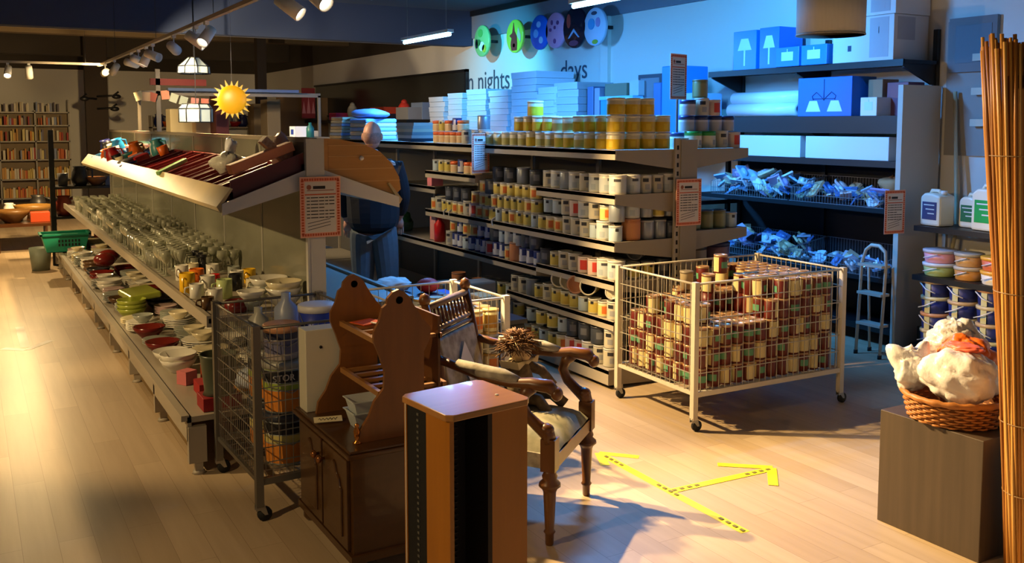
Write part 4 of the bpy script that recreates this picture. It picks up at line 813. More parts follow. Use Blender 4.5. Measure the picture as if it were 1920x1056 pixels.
# ================================================================== wire trolleys
def trolley(name, lab, x, y, rz, W, D, hb, ht, pm, wm, r=.0019, step=.045, rows=5, wheels=True, shrt=None):
    t = empty(name, lab, 'trolley', (x, y, 0), rz)
    k = 0
    for px_, py_ in ((0, 0), (W, 0), (0, D), (W, D)):
        MB().box(px_ - .017, py_ - .017, .07, px_ + .017, py_ + .017, ht).build('post', pm, t)
        c = empty('caster', '', '', (px_, py_, 0)); del c['label']; del c['category']; c.parent = t
        MB().box(-.02, -.012, .055, .02, -.008, .08).box(-.02, .008, .055, .02, .012, .08).prism([(-.02, .08), (.02, .08), (.035, .03), (.02, .03)], -.013, -.010, 'y').prism([(-.02, .08), (.02, .08), (.035, .03), (.02, .03)], .010, .013, 'y').build('fork', chrome, c)
        m = MB(); m.T = Matrix.Translation((.022, 0, .033)) @ Matrix.Rotation(pi / 2, 4, 'X'); m.lathe([(0, -.009), (.033, -.009), (.033, .009), (0, .009)], 16); m.build('wheel', rubber, c)
    m = MB()
    for z_ in (hb, ht - .012):
        if z_ == hb: m.box(0, -.014, z_ - .03, W, .014, z_).box(0, D - .014, z_ - .03, W, D + .014, z_).box(-.010, 0, z_ - .02, .010, D, z_).box(W - .010, 0, z_ - .02, W + .010, D, z_)
        else: m.path([(0, 0, z_), (W, 0, z_)], .007, 6).path([(0, D, z_), (W, D, z_)], .007, 6).path([(0, 0, z_), (0, D, z_)], .007, 6).path([(W, 0, z_), (W, D, z_)], .007, 6)
    m.build('frame_rail', pm, t)
    def panel(a, b):
        m = MB(); a = Vector(a); b = Vector(b); n = int((b - a).length / step)
        for i in range(1, n): p = a.lerp(b, i / n); m.wire((p.x, p.y, hb), (p.x, p.y, ht - .012), r)
        for i in range(1, rows + 1): z_ = hb + (ht - .012 - hb) * i / (rows + 1); m.wire((a.x, a.y, z_), (b.x, b.y, z_), r * 1.5)
        m.build('mesh_panel', wm, t)
    panel((0, 0), (W, 0)); panel((0, D), (W, D)); panel((0, 0), (0, D)); panel((W, 0), (W, D))
    m = MB(); n = int(W / .05)
    for i in range(1, n): m.wire((W * i / n, 0, hb), (W * i / n, D, hb), r)
    for i in range(1, 8): m.wire((0, D * i / 8, hb), (W, D * i / 8, hb), r * 1.3)
    m.build('base_mesh', wm, t); return t
TR = trolley('wire_trolley', 'large cream wire mesh trolley heaped with dark red tins', 3.63, 4.14, radians(-1.5), 1.2, .77, .235, .885, creamwire, mat('dull_wire', (176, 168, 150), .45, .4), .0024)
# tins in the big trolley
redt = (100, 30, 22)
def rtin():
    o = MB().lathe([(.040, 0), (.043, .003), (.043, .113), (.041, .116), (0, .115)], 16).build('red_tin', mat('dark_red_tin', redt, .4))
    MB().lathe([(.0435, .106), (.0445, .119), (.038, .1195), (.036, .116), (0, .116)], 16).build('lid', mat('copper_lid', (190, 150, 110), .3, .3), o)
    m = MB(); arc(m, .0437, .010, .104, 0, 2.5, 0, 8); arc(m, .0437, .035, .075, 2.9, 4.4, 1, 8); m.build('label', [mat('cream_label', (214, 198, 140), .5), mat('teal_green_print', (90, 150, 110), .5)], o)
    return o
rt = rtin(); rnd = random.Random(31); cx_, sy_ = .0915, .0925; n_r = 0; rest = MB()
Trm = Matrix.Translation((3.63, 4.14, 0)) @ Matrix.Rotation(radians(-1.5), 4, 'Z')
for j in range(8):
    for i in range(12):
        u_ = i / 11; v_ = j / 7
        hgt = 3.2 + 2.0 * max(0, u_ - .25) / .75 + .5 * (1 - abs(v_ - .5) * 1.2) + rnd.uniform(-.5, .6) - .5 * (u_ < .45 and v_ < .55) * rnd.random()
        if u_ < .2 and v_ > .6: hgt -= .6
        nl = max(2, min(5, int(round(hgt))))
        if .18 < u_ < .5 and v_ < .5: nl = min(nl, 3)
        for k in range(nl):
            vis = (j <= 0 or i <= 0 or k == nl - 1 or (i in (0, 11)) or k >= nl - 2 and j < 3)
            x = .095 + i * cx_ + rnd.uniform(-.003, .003); y = .062 + j * sy_ + rnd.uniform(-.003, .003); z_ = .239 + k * .1205
            p = Trm @ Vector((x, y, z_)); 
            if vis and n_r < 299:
                tl = (rnd.uniform(-.05, .05), rnd.uniform(-.05, .05)) if k == nl - 1 else (0, 0)
                put(rt, 'dark red trolley tin, %s row from front, %s from left, %s layer' % (ORD[j], ORD[i], ORD[k]), 'paint tin', p, (tl[0], tl[1], rnd.uniform(0, 6.28)), 'dark red tins in the wire trolley'); n_r += 1
            elif k >= 0 and not vis:
                rest.lathe([(.042, 0), (.042, .118), (0, .118)], 8, tuple(p))
tag(rest.build('red_tins_inside', mat('dark_red_tin', redt)), 'dark red tins hidden inside the heap in the cream trolley', 'paint tin', None, 'stuff')
p = Trm @ Vector((.55, .42, .239 + .1205 * 5)); put(rt, 'dark red tin standing highest, in the middle of the trolley heap', 'paint tin', p, 1.2)
o = MB().lathe([(.042, 0), (.043, .10), (.045, .105), (.045, .115), (0, .115)], 16).build('beige_tin', mat('beige_tin', (176, 160, 126), .45)); MB().lathe([(.046, .104), (.046, .118), (.04, .12), (0, .12)], 16).build('lid', mat('taupe_lid', (140, 128, 108), .4), o); tag(o, 'plain beige tin on top of the heap, left of the highest tin', 'paint tin'); o.location = Trm @ Vector((.42, .60, .239 + .1205 * 4)) 
# ---- left small trolley with buckets
T2 = trolley('wire_trolley', 'narrow dark wire trolley with buckets at the end of the glassware shelving', 1.09, 4.16, radians(1.5), .55, .70, .20, .90, zinc, chrome, .0019, .032, 9)
def pail(p, r, h, c, lid, lab, band=None, txt=None):
    o = MB().lathe([(r * .88, 0), (r * .9, .004), (r, h - .01)], 22).build('bucket', mat('pail_%d_%d_%d' % c, c, .4)); MB().lathe([(r * 1.03, h - .03), (r * 1.04, h), (r * .96, h + .004), (0, h)], 22).build('lid', mat('plid_%d_%d_%d' % lid, lid, .4), o)
    if band:
        m = MB()
        for i, (a, b, bc) in enumerate(band): m.lathe([(r * (.9 + .1 * a) + .002, h * a), (r * (.9 + .1 * b) + .002, h * b)], 22, mi=i)
        keep = [i for i, f in enumerate(m.f) if len(f) == 4]; m.f = [m.f[i] for i in keep]; m.mi = [m.mi[i] for i in keep]; m.sm = [m.sm[i] for i in keep]
        m.build('label', [mat('pband_%d_%d_%d' % b[2], b[2], .5) for b in band], o)
    m = MB(); m.path([(r, 0, h * .85), (r * .9, -r * .7, h * .55), (0, -r * 1.1, h * .42), (-r * .9, -r * .7, h * .55), (-r, 0, h * .85)], .0025, 5); m.build('handle', chrome, o)
    if txt: text_part(txt, r * .40, o, mat('cream_print', (225, 220, 205), .5), (-r * .33, -r * 1.0, h * txt_z), (pi / 2, 0, 0), .003)
    tag(o, lab, 'bucket', 'buckets in the narrow trolley'); o.location = p; return o
txt_z = .72
orb = [(.04, .42, (226, 140, 50)), (.44, .60, (214, 200, 120)), (.62, .84, (34, 34, 38))]
grb = [(.04, .45, (226, 140, 50)), (.47, .60, (160, 180, 70)), (.62, .84, (34, 34, 38)), (.86, .93, (160, 180, 70))]
for j, y in enumerate((4.34, 4.60)):
    pail((1.27, y, .205), .105, .24, (150, 156, 150), (60, 66, 80), 'bucket with orange label at the bottom of the narrow trolley, %s' % ('front left', 'back left')[j], orb)
    pail((1.27, y, .452), .105, .24, (150, 156, 150), (170, 170, 160), 'green-banded bucket lettered STOR, %s' % ('front left', 'back left')[j], grb, 'STOR' if j == 0 else None)
    pail((1.50, y, .205), .105, .24, (150, 156, 150), (60, 66, 80), 'bucket with orange label at the bottom of the narrow trolley, %s' % ('front right', 'back right')[j], orb)
    pail((1.50, y, .452), .105, .24, (150, 156, 150), (170, 170, 160), 'green-banded bucket in the upper layer, %s' % ('front right', 'back right')[j], grb)
pail((1.26, 4.34, .70), .085, .16, (176, 164, 158), (196, 140, 100), 'beige bucket with an orange-brown lid on top, front', [(.2, .6, (110, 110, 140)), (.62, .82, (40, 44, 70))])
pail((1.46, 4.42, .70), .09, .22, (40, 60, 170), (214, 214, 216), 'blue bucket with a white lid on top of the narrow trolley')
o = MB().blob((0, 0, .05), (.1, .1, .06), wob=.1, seed=4).build('plastic_bag', mat('pale_film', (180, 190, 205), .3)); tag(o, 'crumpled pale plastic bag in the narrow trolley, rear left', 'bag'); o.location = (1.24, 4.76, .455)
for i, (x, z_, r, h) in enumerate(((1.22, .70, .05, .2), (1.36, .70, .06, .26))):
    o = MB().lathe([(r, 0), (r, h * .7), (r * .4, h * .85), (r * .4, h), (0, h)], 14).build('plastic_bottle', mat('frosted_%d' % i, ((170, 170, 160), (150, 160, 185))[i], .35)); tag(o, '%s plastic bottle standing at the back of the narrow trolley' % ('grey', 'pale blue')[i], 'bottle'); o.location = (x, 4.60, z_)
# ---- trolley with pale tins behind the armchair
T3 = trolley('wire_trolley', 'wire trolley with pale tins and dark crates behind the armchair', 1.88, 4.30, radians(1), .58, .60, .22, .89, mat('pale_rail', (214, 210, 200), .4), chrome, .0019, .05, 4)
rnd = random.Random(41); pt = []
for i, (c, q) in enumerate((((222, 206, 170), (214, 120, 50)), ((206, 206, 196), (120, 130, 130)), ((226, 214, 160), (200, 150, 60)))):
    o = MB().lathe([(.042, 0), (.044, .003), (.044, .112), (0, .114)], 16).build('pale_tin', mat('pale_tin_%d' % i, c, .45)); MB().lathe([(.0455, .104), (.046, .116), (.04, .117), (0, .115)], 16).build('lid', mat('brass_lid', (200, 166, 100), .3, .2), o)
    m = MB(); arc(m, .0447, .02, .09, -2.4, -.9, 0); m.build('label', mat('pale_tin_label_%d' % i, q, .5), o); pt.append(o)
for i in range(3):
    for j in range(6):
        for k in range(5):
            if k < 4 and i == 0 and 0 < j < 5: continue
            if k < 4 and i == 1 and 0 < j: continue
            p = Matrix.Translation((1.88, 4.30, 0)) @ Matrix.Rotation(radians(1), 4, 'Z') @ Vector((.33 + i * .095, .06 + j * .092, .224 + k * .1185))
            put(pt[(i * 5 + j * 3 + k) % 3], 'pale tin behind the armchair, %s column, %s from front, %s layer' % (('left', 'middle', 'right')[i], ORD[j], ORD[k]), 'paint tin', p, rnd.uniform(-.4, .4), 'pale tins in the trolley behind the armchair')
o = MB().box(-.13, -.22, 0, .13, .22, .55).build('crate', black_mat, bevel=.01); tag(o, 'black crate in the left half of the rear trolley', 'crate'); o.location = (2.04, 4.60, .225)
# ================================================================== antique armchair
from mathutils import noise as mnoise
t = empty('armchair', 'antique carved armchair with worn tapestry seat, behind the oak tower', 'chair', (2.335, 3.47, 0), radians(39.7)); AC = t
fab = mat('worn_tapestry', (186, 176, 150), .95, noise=.5, scale=(14, 14, 14), c2=(112, 116, 92)); fab2 = mat('faded_floral', (204, 196, 178), .95, noise=.4, scale=(22, 22, 22), c2=(120, 112, 96))
legp = [(.014, 0), (.018, .005), (.019, .05), (.026, .06), (.020, .07), (.028, .235), (.034, .25), (.048, .262), (.046, .275), (.030, .29), (.034, .305), (.028, .318), (.030, .335)]
for sx in (-.29, .29):
    MB().lathe(legp, 16, (sx, .02, 0)).box(sx - .032, -.012, .33, sx + .032, .052, .47).build('front_leg', wood_w, t)
for sx in (-.22, .22):
    MB().path([(sx, .60, 0), (sx, .55, .2), (sx, .54, .42), (sx, .56, .70), (sx * 1.05, .63, 1.0)], [.02, .022, .024, .022, .018], 8).lathe([(.02, 0), (.028, .02), (.02, .045), (0, .055)], 12, (sx * 1.05, .63, .99)).build('rear_post', wood_w, t)
MB().box(-.28, -.005, .33, .28, .035, .39).box(-.25, .53, .33, .25, .56, .39).build('seat_rail', wood_w, t)
MB().prism([(-.29, .03), (-.24, .54), (-.215, .54), (-.262, .03)], .33, .395, 'z').build('side_rail', fab2, t)
MB().prism([(.29, .03), (.24, .54), (.215, .54), (.262, .03)], .33, .395, 'z').build('side_rail', fab2, t)
m = MB(); n = 14
vs = []; fs = []
for i in range(n + 1):
    for j in range(n + 1):
        a = i / n * 2 - 1; b = j / n; x = a * (.285 - .045 * b); y = .0 + .54 * b; e = (1 - a ** 4) * (1 - (2 * b - 1) ** 4)
        vs.append((x, y, .395 + .075 * e ** .6 + .004 * sin(9 * a + 5 * b)))
for i in range(n):
    for j in range(n): k = i * (n + 1) + j; fs.append((k, k + n + 1, k + n + 2, k + 1))
m.add(vs, fs, 0, True); m.add([(-.285, 0, .39), (.285, 0, .39), (.24, .54, .39), (-.24, .54, .39)], [(3, 2, 1, 0)]); m.build('seat_cushion', fab, t)
for s in (-1, 1):
    x = .292 * s
    m = MB(); m.path([(x, .02, .45), (x, .03, .49), (x * 1.01, .075, .52), (x * 1.02, .12, .56), (x * 1.03, .145, .61), (x * 1.02, .13, .655), (x * 1.01, .10, .685)], [.032, .034, .026, .024, .024, .026, .03], 10)
    m.blob((x, .035, .505), (.032, .035, .028), seg=12).build('arm_support', wood_w, t)
    m = MB(); m.path([(x * 1.01, -.01, .668), (x * 1.02, .02, .695), (x * 1.02, .10, .70), (x * .98, .2, .69), (x * .92, .34, .70), (x * .82, .50, .735), (x * .78, .57, .75)], [.026, .036, .032, .024, .022, .022, .024], 10, flat=.85)
    m.blob((x * 1.01, -.012, .665), (.034, .026, .03), seg=12).build('armrest', wood_w, t)
    m = MB(); m.path([(x * 1.0, .16, .705), (x * .97, .24, .722), (x * .93, .35, .728), (x * .86, .46, .745)], [.022, .034, .036, .024], 10, flat=.8); m.build('arm_pad', fab2, t)
m = MB(); bk = lambda z: .56 + (z - .70) * .235
m.add([(-.2, bk(.50) - .02, .50), (.2, bk(.50) - .02, .50), (.205, bk(.83) - .02, .83), (-.205, bk(.83) - .02, .83), (-.2, bk(.50) + .025, .50), (.2, bk(.50) + .025, .50), (.205, bk(.83) + .025, .83), (-.205, bk(.83) + .025, .83)],
      [(0, 1, 2, 3), (5, 4, 7, 6), (1, 5, 6, 2), (4, 0, 3, 7), (3, 2, 6, 7), (4, 5, 1, 0)]); m.build('back_panel', fab2, t, bevel=.008)
m = MB()
for z_ in (.845, .870, .975): m.path([(-.225, bk(z_), z_), (.225, bk(z_), z_)], .011 if z_ < .9 else .016, 8)
m.build('back_rail', mat('grey_brown_wood', (120, 100, 86), .5), t)
for i in range(11):
    x = -.19 + .038 * i; MB().path([(x, bk(.875), .875), (x, bk(.91), .91), (x, bk(.94), .94), (x, bk(.97), .97)], [.005, .009, .006, .005], 6).build('spindle', mat('dark_mahogany', (74, 34, 24), .4), t)
o = MB(); o.prism([(.02, .80), (-.06, .73), (.01, .58), (.09, .65)], -.001, .001, 'y'); o = o.build('price_paper', paperw); tag(o, 'white diamond-hung paper slip on the armchair back', 'paper'); o.matrix_world = AC.matrix_basis @ Matrix.Translation((0, bk(0) - .034, 0)) @ Matrix.Rotation(-.231, 4, 'X') @ Matrix.Translation((0, .0, 0)); o.location += Vector((0, 0, 0))
# raffia-haired cloth doll on the chair
t = empty('rag_doll', 'cloth doll with bushy straw hair slumped in the armchair', 'doll', (2.27, 3.86, .47), radians(30))
doll_c = mat('doll_cloth', (150, 128, 92), .95, noise=.5, scale=(30, 30, 30), c2=(70, 56, 40))
m = MB(); m.blob((0, 0, .10), (.10, .07, .11), wob=.08, seed=2).path([(-.06, 0, .16), (-.14, -.05, .10), (-.16, -.1, .02)], [.03, .026, .02], 8).path([(.06, 0, .16), (.13, -.06, .12), (.15, -.12, .05)], [.03, .026, .02], 8).path([(-.04, -.03, .03), (-.06, -.15, .03), (-.07, -.2, -.02)], [.035, .03, .028], 8).path([(.04, -.03, .03), (.05, -.16, .04), (.07, -.22, -.01)], [.035, .03, .028], 8)
m.build('body', doll_c, t)
MB().blob((0, -.02, .235), (.055, .05, .055)).build('head', mat('doll_face', (206, 180, 140), .9), t)
MB().prism([(-.09, .17), (0, .2), (.09, .17), (.11, .21), (0, .18), (-.11, .21)], -.06, .04, 'y').build('collar', mat('doll_collar', (214, 200, 160), .9), t)
m = MB(); rnd = random.Random(2)
for i in range(300):
    a = rnd.uniform(0, 6.28); e = rnd.uniform(-.1, 1.4); d = Vector((cos(a) * cos(e), sin(a) * cos(e), sin(e))); p0 = Vector((0, 0, .25)) + d * .04
    m.path([p0, p0 + d * .045, p0 + d * .075 + Vector((rnd.uniform(-.03, .03), rnd.uniform(-.03, .03), -.02))], .0026, 3)
m.build('straw_hair', mat('raffia', (120, 80, 36), .8, noise=.4, scale=(50, 50, 50)), t)['kind'] = 'stuff'
# ================================================================== sideboard and carved rack
t = empty('sideboard', 'low dark oak sideboard with arched door panels at bottom centre', 'cabinet', (1.25, 3.42, 0)); SBH = .52
wd = mat('dark_oak', (84, 54, 24), .3, noise=.4, scale=(4, 4, 20), coat=.25)
MB().box(.02, .02, .07, .46, .68, SBH - .03).build('carcass', wd, t)
MB().box(-.01, -.01, SBH - .03, .49, .71, SBH - .012).box(0, 0, SBH - .012, .48, .70, SBH).build('top', wd, t, bevel=.004); MB().box(.005, .005, .06, .475, .695, .09).build('plinth_moulding', wd, t)
for y_, k in ((.05, 0), (.36, 1)):
    d = MB().box(.004, y_, .10, .02, y_ + .29, SBH - .05).build('door', wd, t, bevel=.003)
    pts = [(y_ + .05, .14), (y_ + .24, .14), (y_ + .24, .34), (y_ + .225, .345), (y_ + .215, .375), (y_ + .185, .39), (y_ + .165, .425), (y_ + .145, .435), (y_ + .125, .425), (y_ + .105, .39), (y_ + .075, .375), (y_ + .065, .345), (y_ + .05, .34)]
    m = MB(); m.prism(pts, -.004, .006, 'x'); m.build('raised_panel', wd, d, bevel=.006)
    m = MB(); m.T = Matrix.Translation((.004, y_ + (.265 if k == 0 else .025), .40)) @ Matrix.Rotation(-pi / 2, 4, 'Y'); m.lathe([(.006, 0), (.006, .012), (.016, .018), (.018, .028), (.01, .036), (0, .037)], 14); m.build('knob', mat('antique_brass', (150, 96, 50), .25, .7), d)
for x_, y_ in ((.05, .05), (.05, .65), (.43, .05), (.43, .65)): MB().lathe([(.018, 0), (.034, .02), (.034, .045), (.02, .062)], 14, (x_, y_, 0)).build('bun_foot', wd, t)
# carved rack on the sideboard: outline read in the plane of its near board
NB = [(737, 548), (727, 560), (725, 571), (717, 578), (711, 603), (701, 623), (701, 642), (711, 666), (722, 699), (720, 729), (702, 754), (692, 782), (676, 808), (672, 836)]
NR = [(810, 832), (805, 800), (797, 760), (795, 715), (795, 686), (795, 659), (807, 633), (807, 613), (792, 596), (775, 570), (769, 558), (759, 548)]
YN = 3.50
def q2(p): v = at(p[0], p[1], 'y', YN); return (v.x, max(v.z, SBH + .001))
xc, zc = q2((749, 563)); top = q2((748, 543)); hole = [(xc + .016 * sin(a), zc + .016 * cos(a)) for a in [2 * pi * i / 16 for i in range(17)]]
NB[-1] = (672, 846); NR[0] = (812, 846)
outl = [q2(p) for p in NB] ; outr = [q2(p) for p in NR]
poly = [(top[0], top[1])] + hole + [(top[0] + .0004, top[1])] + list(reversed(outr)) + list(reversed(outl))
t = empty('carved_rack', 'brown wooden rack with two wavy side boards standing on the sideboard', 'rack', (0, 0, 0))
t.location = (1.5, YN, SBH); off = Vector((1.5, YN, SBH))
pl = [(a - off.x, b - off.z) for a, b in poly]; wr = mat('rack_pine', (134, 84, 36), .4, noise=.4, scale=(16, 16, 2), coat=.15)
MB().prism(pl, 0, .018, 'y').build('side_board', wr, t)
MB().prism([(a - .02, b) for a, b in pl], .46, .478, 'y').build('side_board', wr, t)
wr2 = mat('tan_slat_wood', (168, 118, 64), .45, noise=.3, scale=(4, 14, 4))
for z_, xa, xb in ((.385, -.09, .20), (.175, -.09, .22)):
    MB().box(xa, .015, z_, xa + .018, .463, z_ + .022).box(xb - .018, .015, z_, xb, .463, z_ + .022).build('shelf_rail', wr2, t)
    for k in range(5): yy = .03 + .098 * k; MB().box(xa + .015, yy, z_ + .004, xb - .015, yy + .022, z_ + .018).build('slat', wr2, t)
MB().box(.18, .015, .0, .19, .463, .48).build('back_board', mat('rack_shadow_wood', (96, 60, 28), .5), t)
o = MB().box(-.055, -.05, 0, .055, .05, .004).build('folder', mat('orange_card', (226, 92, 40), .5)); tag(o, 'orange card lying on the upper shelf of the carved rack', 'card'); o.location = (1.50, YN + .36, SBH + .409); o.rotation_euler = (0, 0, .3)
o = MB().path([(0, 0, 0), (.06, -.13, .0)], .004, 6).build('white_stick', paperw); tag(o, 'thin white stick beside the orange card on the rack', 'stick'); o.location = (1.50, YN + .31, SBH + .418)
t = empty('white_box', 'tall narrow white metal box with small keyhole on the sideboard', 'box', (1.265, 4.00, SBH))
MB().box(0, 0, 0, .17, .10, .37).build('case', mat('off_white_metal', (206, 202, 180), .45), t, bevel=.004)
m = MB(); m.T = Matrix.Translation((.07, -.0005, .29)) @ Matrix.Rotation(pi / 2, 4, 'X'); m.lathe([(0, 0), (.007, 0), (.007, .002), (0, .002)], 12); m.build('keyhole', black_m, t)
# tubs, tag, brass figure
cl = mat('milky_tub', (214, 222, 220), .25, alpha=.8)
for i in range(2):
    o = MB().prism([(-.06, -.045), (.06, -.045), (.06, .045), (-.06, .045)], 0, .002, 'z')
    a, b, h_ = (.055, .075, .075); o = MB()
    o.add([(-a, -a * .8, 0), (a, -a * .8, 0), (a, a * .8, 0), (-a, a * .8, 0), (-b, -b * .8, h_), (b, -b * .8, h_), (b, b * .8, h_), (-b, b * .8, h_)], [(3, 2, 1, 0), (0, 1, 5, 4), (1, 2, 6, 5), (2, 3, 7, 6), (3, 0, 4, 7)])
    o.box(-b - .006, -b * .8 - .006, h_ - .004, b + .006, -b * .8, h_).box(-b - .006, b * .8, h_ - .004, b + .006, b * .8 + .006, h_).box(-b - .006, -b * .8, h_ - .004, -b, b * .8, h_).box(b, -b * .8, h_ - .004, b + .006, b * .8, h_)
    o = o.build('plastic_tub', cl); tag(o, 'clear rectangular plastic tub under the carved rack, %s of two' % ('lower', 'upper')[i], 'tub', 'nested clear tubs'); o.location = (1.43, YN + .20, SBH + .001 + .05 * i)
o = MB().box(-.06, -.022, 0, .06, .022, .002).build('price_card', mat('cream_card', (226, 212, 170), .7)); tag(o, 'cream price card with handwriting at the sideboard edge', 'card'); o.location = (1.305, YN + .33, SBH + .012); o.rotation_euler = (radians(14), 0, -.25)
m = MB(); m.path([(-.04 + .005 * i, .010 * sin(i * 2.1), .0028) for i in range(17)], .0012, 4); m.build('handwriting', ink, o)
o = MB().lathe([(.018, 0), (.018, .006), (.008, .012), (.012, .035), (.014, .05), (.008, .065), (.010, .075), (0, .085)], 12).build('brass_figure', mat('polished_brass', (190, 120, 50), .2, .8)); tag(o, 'small brass figure at the front foot of the carved rack', 'figurine'); o.location = (1.315, YN + .01, SBH)
# ================================================================== oak media tower, front centre
t = empty('media_tower', 'honey oak revolving disc tower with black slotted sides, front centre', 'tower', (1.255, 2.555, 0), radians(7)); W, D, HT = .33, .30, .9
MB().prism([(.0, .02), (.02, 0), (W - .02, 0), (W, .02), (W, D - .02), (W - .02, D), (.02, D), (0, D - .02)], HT - .022, HT, 'z').build('top_board', mat('pale_oak_top', (190, 132, 70), .22, noise=.15, scale=(2, 30, 2), coat=.3), t, bevel=.004)
MB().box(.01, .01, 0, W - .01, D - .01, .05).build('base', wood_o, t)
a, b = .012, .016
for x0, y0, x1, y1 in ((a, a, a + b, .15), (.175, a, W - a, a + b), (W - a - b, .15, W - a, D - a), (a, D - a - b, .155, D - a)): MB().box(x0, y0, .05, x1, y1, HT - .022).build('side_panel', wood_o, t)
MB().box(.158, a, .05, .175, .15, HT - .022).box(.158, .15, .05, .175, D - a, HT - .022).box(a + b, .142, .05, .158, .152, HT - .022).box(.175, .142, .05, W - a - b, .152, HT - .022).build('core', mat('dark_core', (40, 28, 18), .7), t)
m = MB(); m.box(a + .004, .152, .05, a + .012, D - a - b, HT - .022)
m.build('slotted_strip', black_mat, t)
m = MB()
for k in range(40): m.box(a + .0015, .20, .07 + .02 * k, a + .004, .212, .078 + .02 * k)
m.build('disc_slots', mat('slot_grey', (90, 90, 84), .5), t)
MB().box(a - .001, D - a - .012, .05, a + .004, D - a - .006, HT - .022).build('edge_strip', mat('pale_strip', (196, 190, 175), .5), t)
m = MB(); m.box(a + b + .001, .03, .05, a + b + .006, .05, HT - .03)
for k in range(40): m.box(a + b + .001, .02, .07 + .02 * k, a + b + .02, .06, .073 + .02 * k)
m.build('disc_ribs', black_mat, t)
MB().lathe([(.007, 0), (.006, .003), (0, .004)], 12, (W * .78, .10, HT)).build('sticker', paperw, t)
# ================================================================== podium, basket, bags, bamboo
t = empty('display_plinth', 'dark brown wooden cube plinth carrying the wicker basket', 'plinth', (3.53, 2.27, 0))
pm_ = mat('dark_grey_oak', (84, 70, 56), .55, noise=.4, scale=(25, 25, 1.2)); MB().box(0, 0, 0, .50, .50, .515).build('cube', pm_, t, bevel=.003)
t = empty('wicker_basket', 'oval wicker basket full of white plastic bags on the plinth', 'basket', (3.695, 2.52, .516)); wk = mat('wicker', (196, 128, 60), .5, noise=.35, scale=(30, 30, 30))
m = MB()
m.lathe([(.16, 0), (.18, .003), (.205, .10), (.200, .10), (.172, .008), (0, .008)], 40); m.build('lining', mat('wicker_dark', (110, 64, 28), .8), t)
for j in range(9):
    z_ = .008 + j * .0115; r_ = .183 + .026 * j / 9; m = MB(); n = 72; pts = []
    for i in range(n + 1):
        an = 2 * pi * i / n; rr = r_ + .006 * (1 if (i // 2 + j) % 2 else -1); pts.append((rr * cos(an), rr * sin(an), z_))
    m.path(pts, .0052, 5); m.build('woven_ring', wk, t)
n = 64; m = MB(); m.path([(.212 * cos(2 * pi * i / n), .212 * sin(2 * pi * i / n), .112 + .002 * sin(i * 2.2)) for i in range(n + 1)], [.013 + .002 * sin(i * 1.7) for i in range(n + 1)], 8); m.build('rim', wk, t)
def crumple(name, c, r, m_, label, cat='bag', seed=0, amp=.16, peaks=(), fr=1.9, parent=None):
    vs = []; fs = []; sg, rg = 56, 36; sd = Vector((seed * 3.1, seed * 1.7, seed))
    for i in range(rg + 1):
        th = pi * i / rg
        for k in range(sg):
            a_ = 2 * pi * k / sg; d = Vector((sin(th) * cos(a_), sin(th) * sin(a_), cos(th)))
            q = 1 + amp * (abs(mnoise.noise(d * fr + sd)) * 1.6 - .4) + amp * .6 * (abs(mnoise.noise(d * fr * 2.3 + sd)) - .25) + .05 * (abs(mnoise.noise(d * fr * 5 + sd)) - .2)
            for pd, ph, pw in peaks: q += ph * max(0, d.dot(Vector(pd).normalized())) ** pw
            vs.append((c[0] + d.x * r[0] * q, c[1] + d.y * r[1] * q, c[2] + max(d.z * r[2] * q, -r[2] * .8)))
    for i in range(rg):
        for k in range(sg): k2 = (k + 1) % sg; fs.append((i * sg + k, (i + 1) * sg + k, (i + 1) * sg + k2, i * sg + k2))
    o = MB().add(vs, fs, 0, True).build(name, m_)
    if label: tag(o, label, cat)
    return o
wf = mat('white_bag_film', (228, 226, 224), .35, bump=.5, scale=(25, 25, 25)); of = mat('orange_bag_film', (240, 120, 40), .35, bump=.4, scale=(25, 25, 25))
crumple('plastic_bag', (3.645, 2.46, .72), (.135, .15, .12), wf, 'big crumpled white plastic bag at the front of the basket', seed=1, peaks=(((-.6, .6, .3), .25, 6),))
crumple('plastic_bag', (3.585, 2.66, .71), (.075, .07, .10), wf, 'smaller white plastic bag with open corners, left in the basket', seed=4, amp=.2, peaks=(((-.6, .8, .75), .8, 14), ((.8, -.1, .8), .7, 14)))
crumple('plastic_bag', (3.765, 2.52, .76), (.12, .12, .115), of, 'orange plastic bag tucked behind the big white one', seed=7)
crumple('bag_handle', (3.675, 2.47, .845), (.055, .085, .018), mat('salmon_film', (246, 116, 84), .35), 'salmon-orange strip of bag on top of the white bag', 'bag', seed=9)
crumple('plastic_bag', (3.885, 2.66, .79), (.13, .12, .12), mat('clear_white_film', (206, 204, 200), .2, bump=.8, scale=(30, 30, 30)), 'glossy clear-white plastic bag at the back of the basket', seed=12, amp=.22)
t = empty('bamboo_screen', 'tall rolled bamboo reed screen at the right edge', 'screen', (3.66, 2.13, 0)); rnd = random.Random(17)
reeds = [mat('reed_%d' % i, c, .45, noise=.3, scale=(30, 30, 4)) for i, c in enumerate(((206, 146, 66), (184, 120, 46), (222, 170, 92), (160, 104, 44)))]
lean = Vector((-.23, -.02, 0))
for i in range(98):
    a = 2 * pi * i / 50 + (i // 50) * .06; rr = (.085 if i < 50 else .066); rt_ = rr * 1.55; ph = rnd.uniform(0, 6); h_ = 2.10 + rnd.uniform(-.03, .03)
    def pt_(f): r_ = rr + (rt_ - rr) * f ** 1.3; w_ = .005 * sin(7 * f + ph); return Vector((cos(a + .25 * f) * (r_ + w_), sin(a + .25 * f) * (r_ + w_), .0 + h_ * f)) + lean * f * 1.1
    MB().path([pt_(k / 7) for k in range(8)], [.0062 + rnd.uniform(-.0012, .0015)] * 8, 5).build('reed', reeds[rnd.randrange(4)], t)
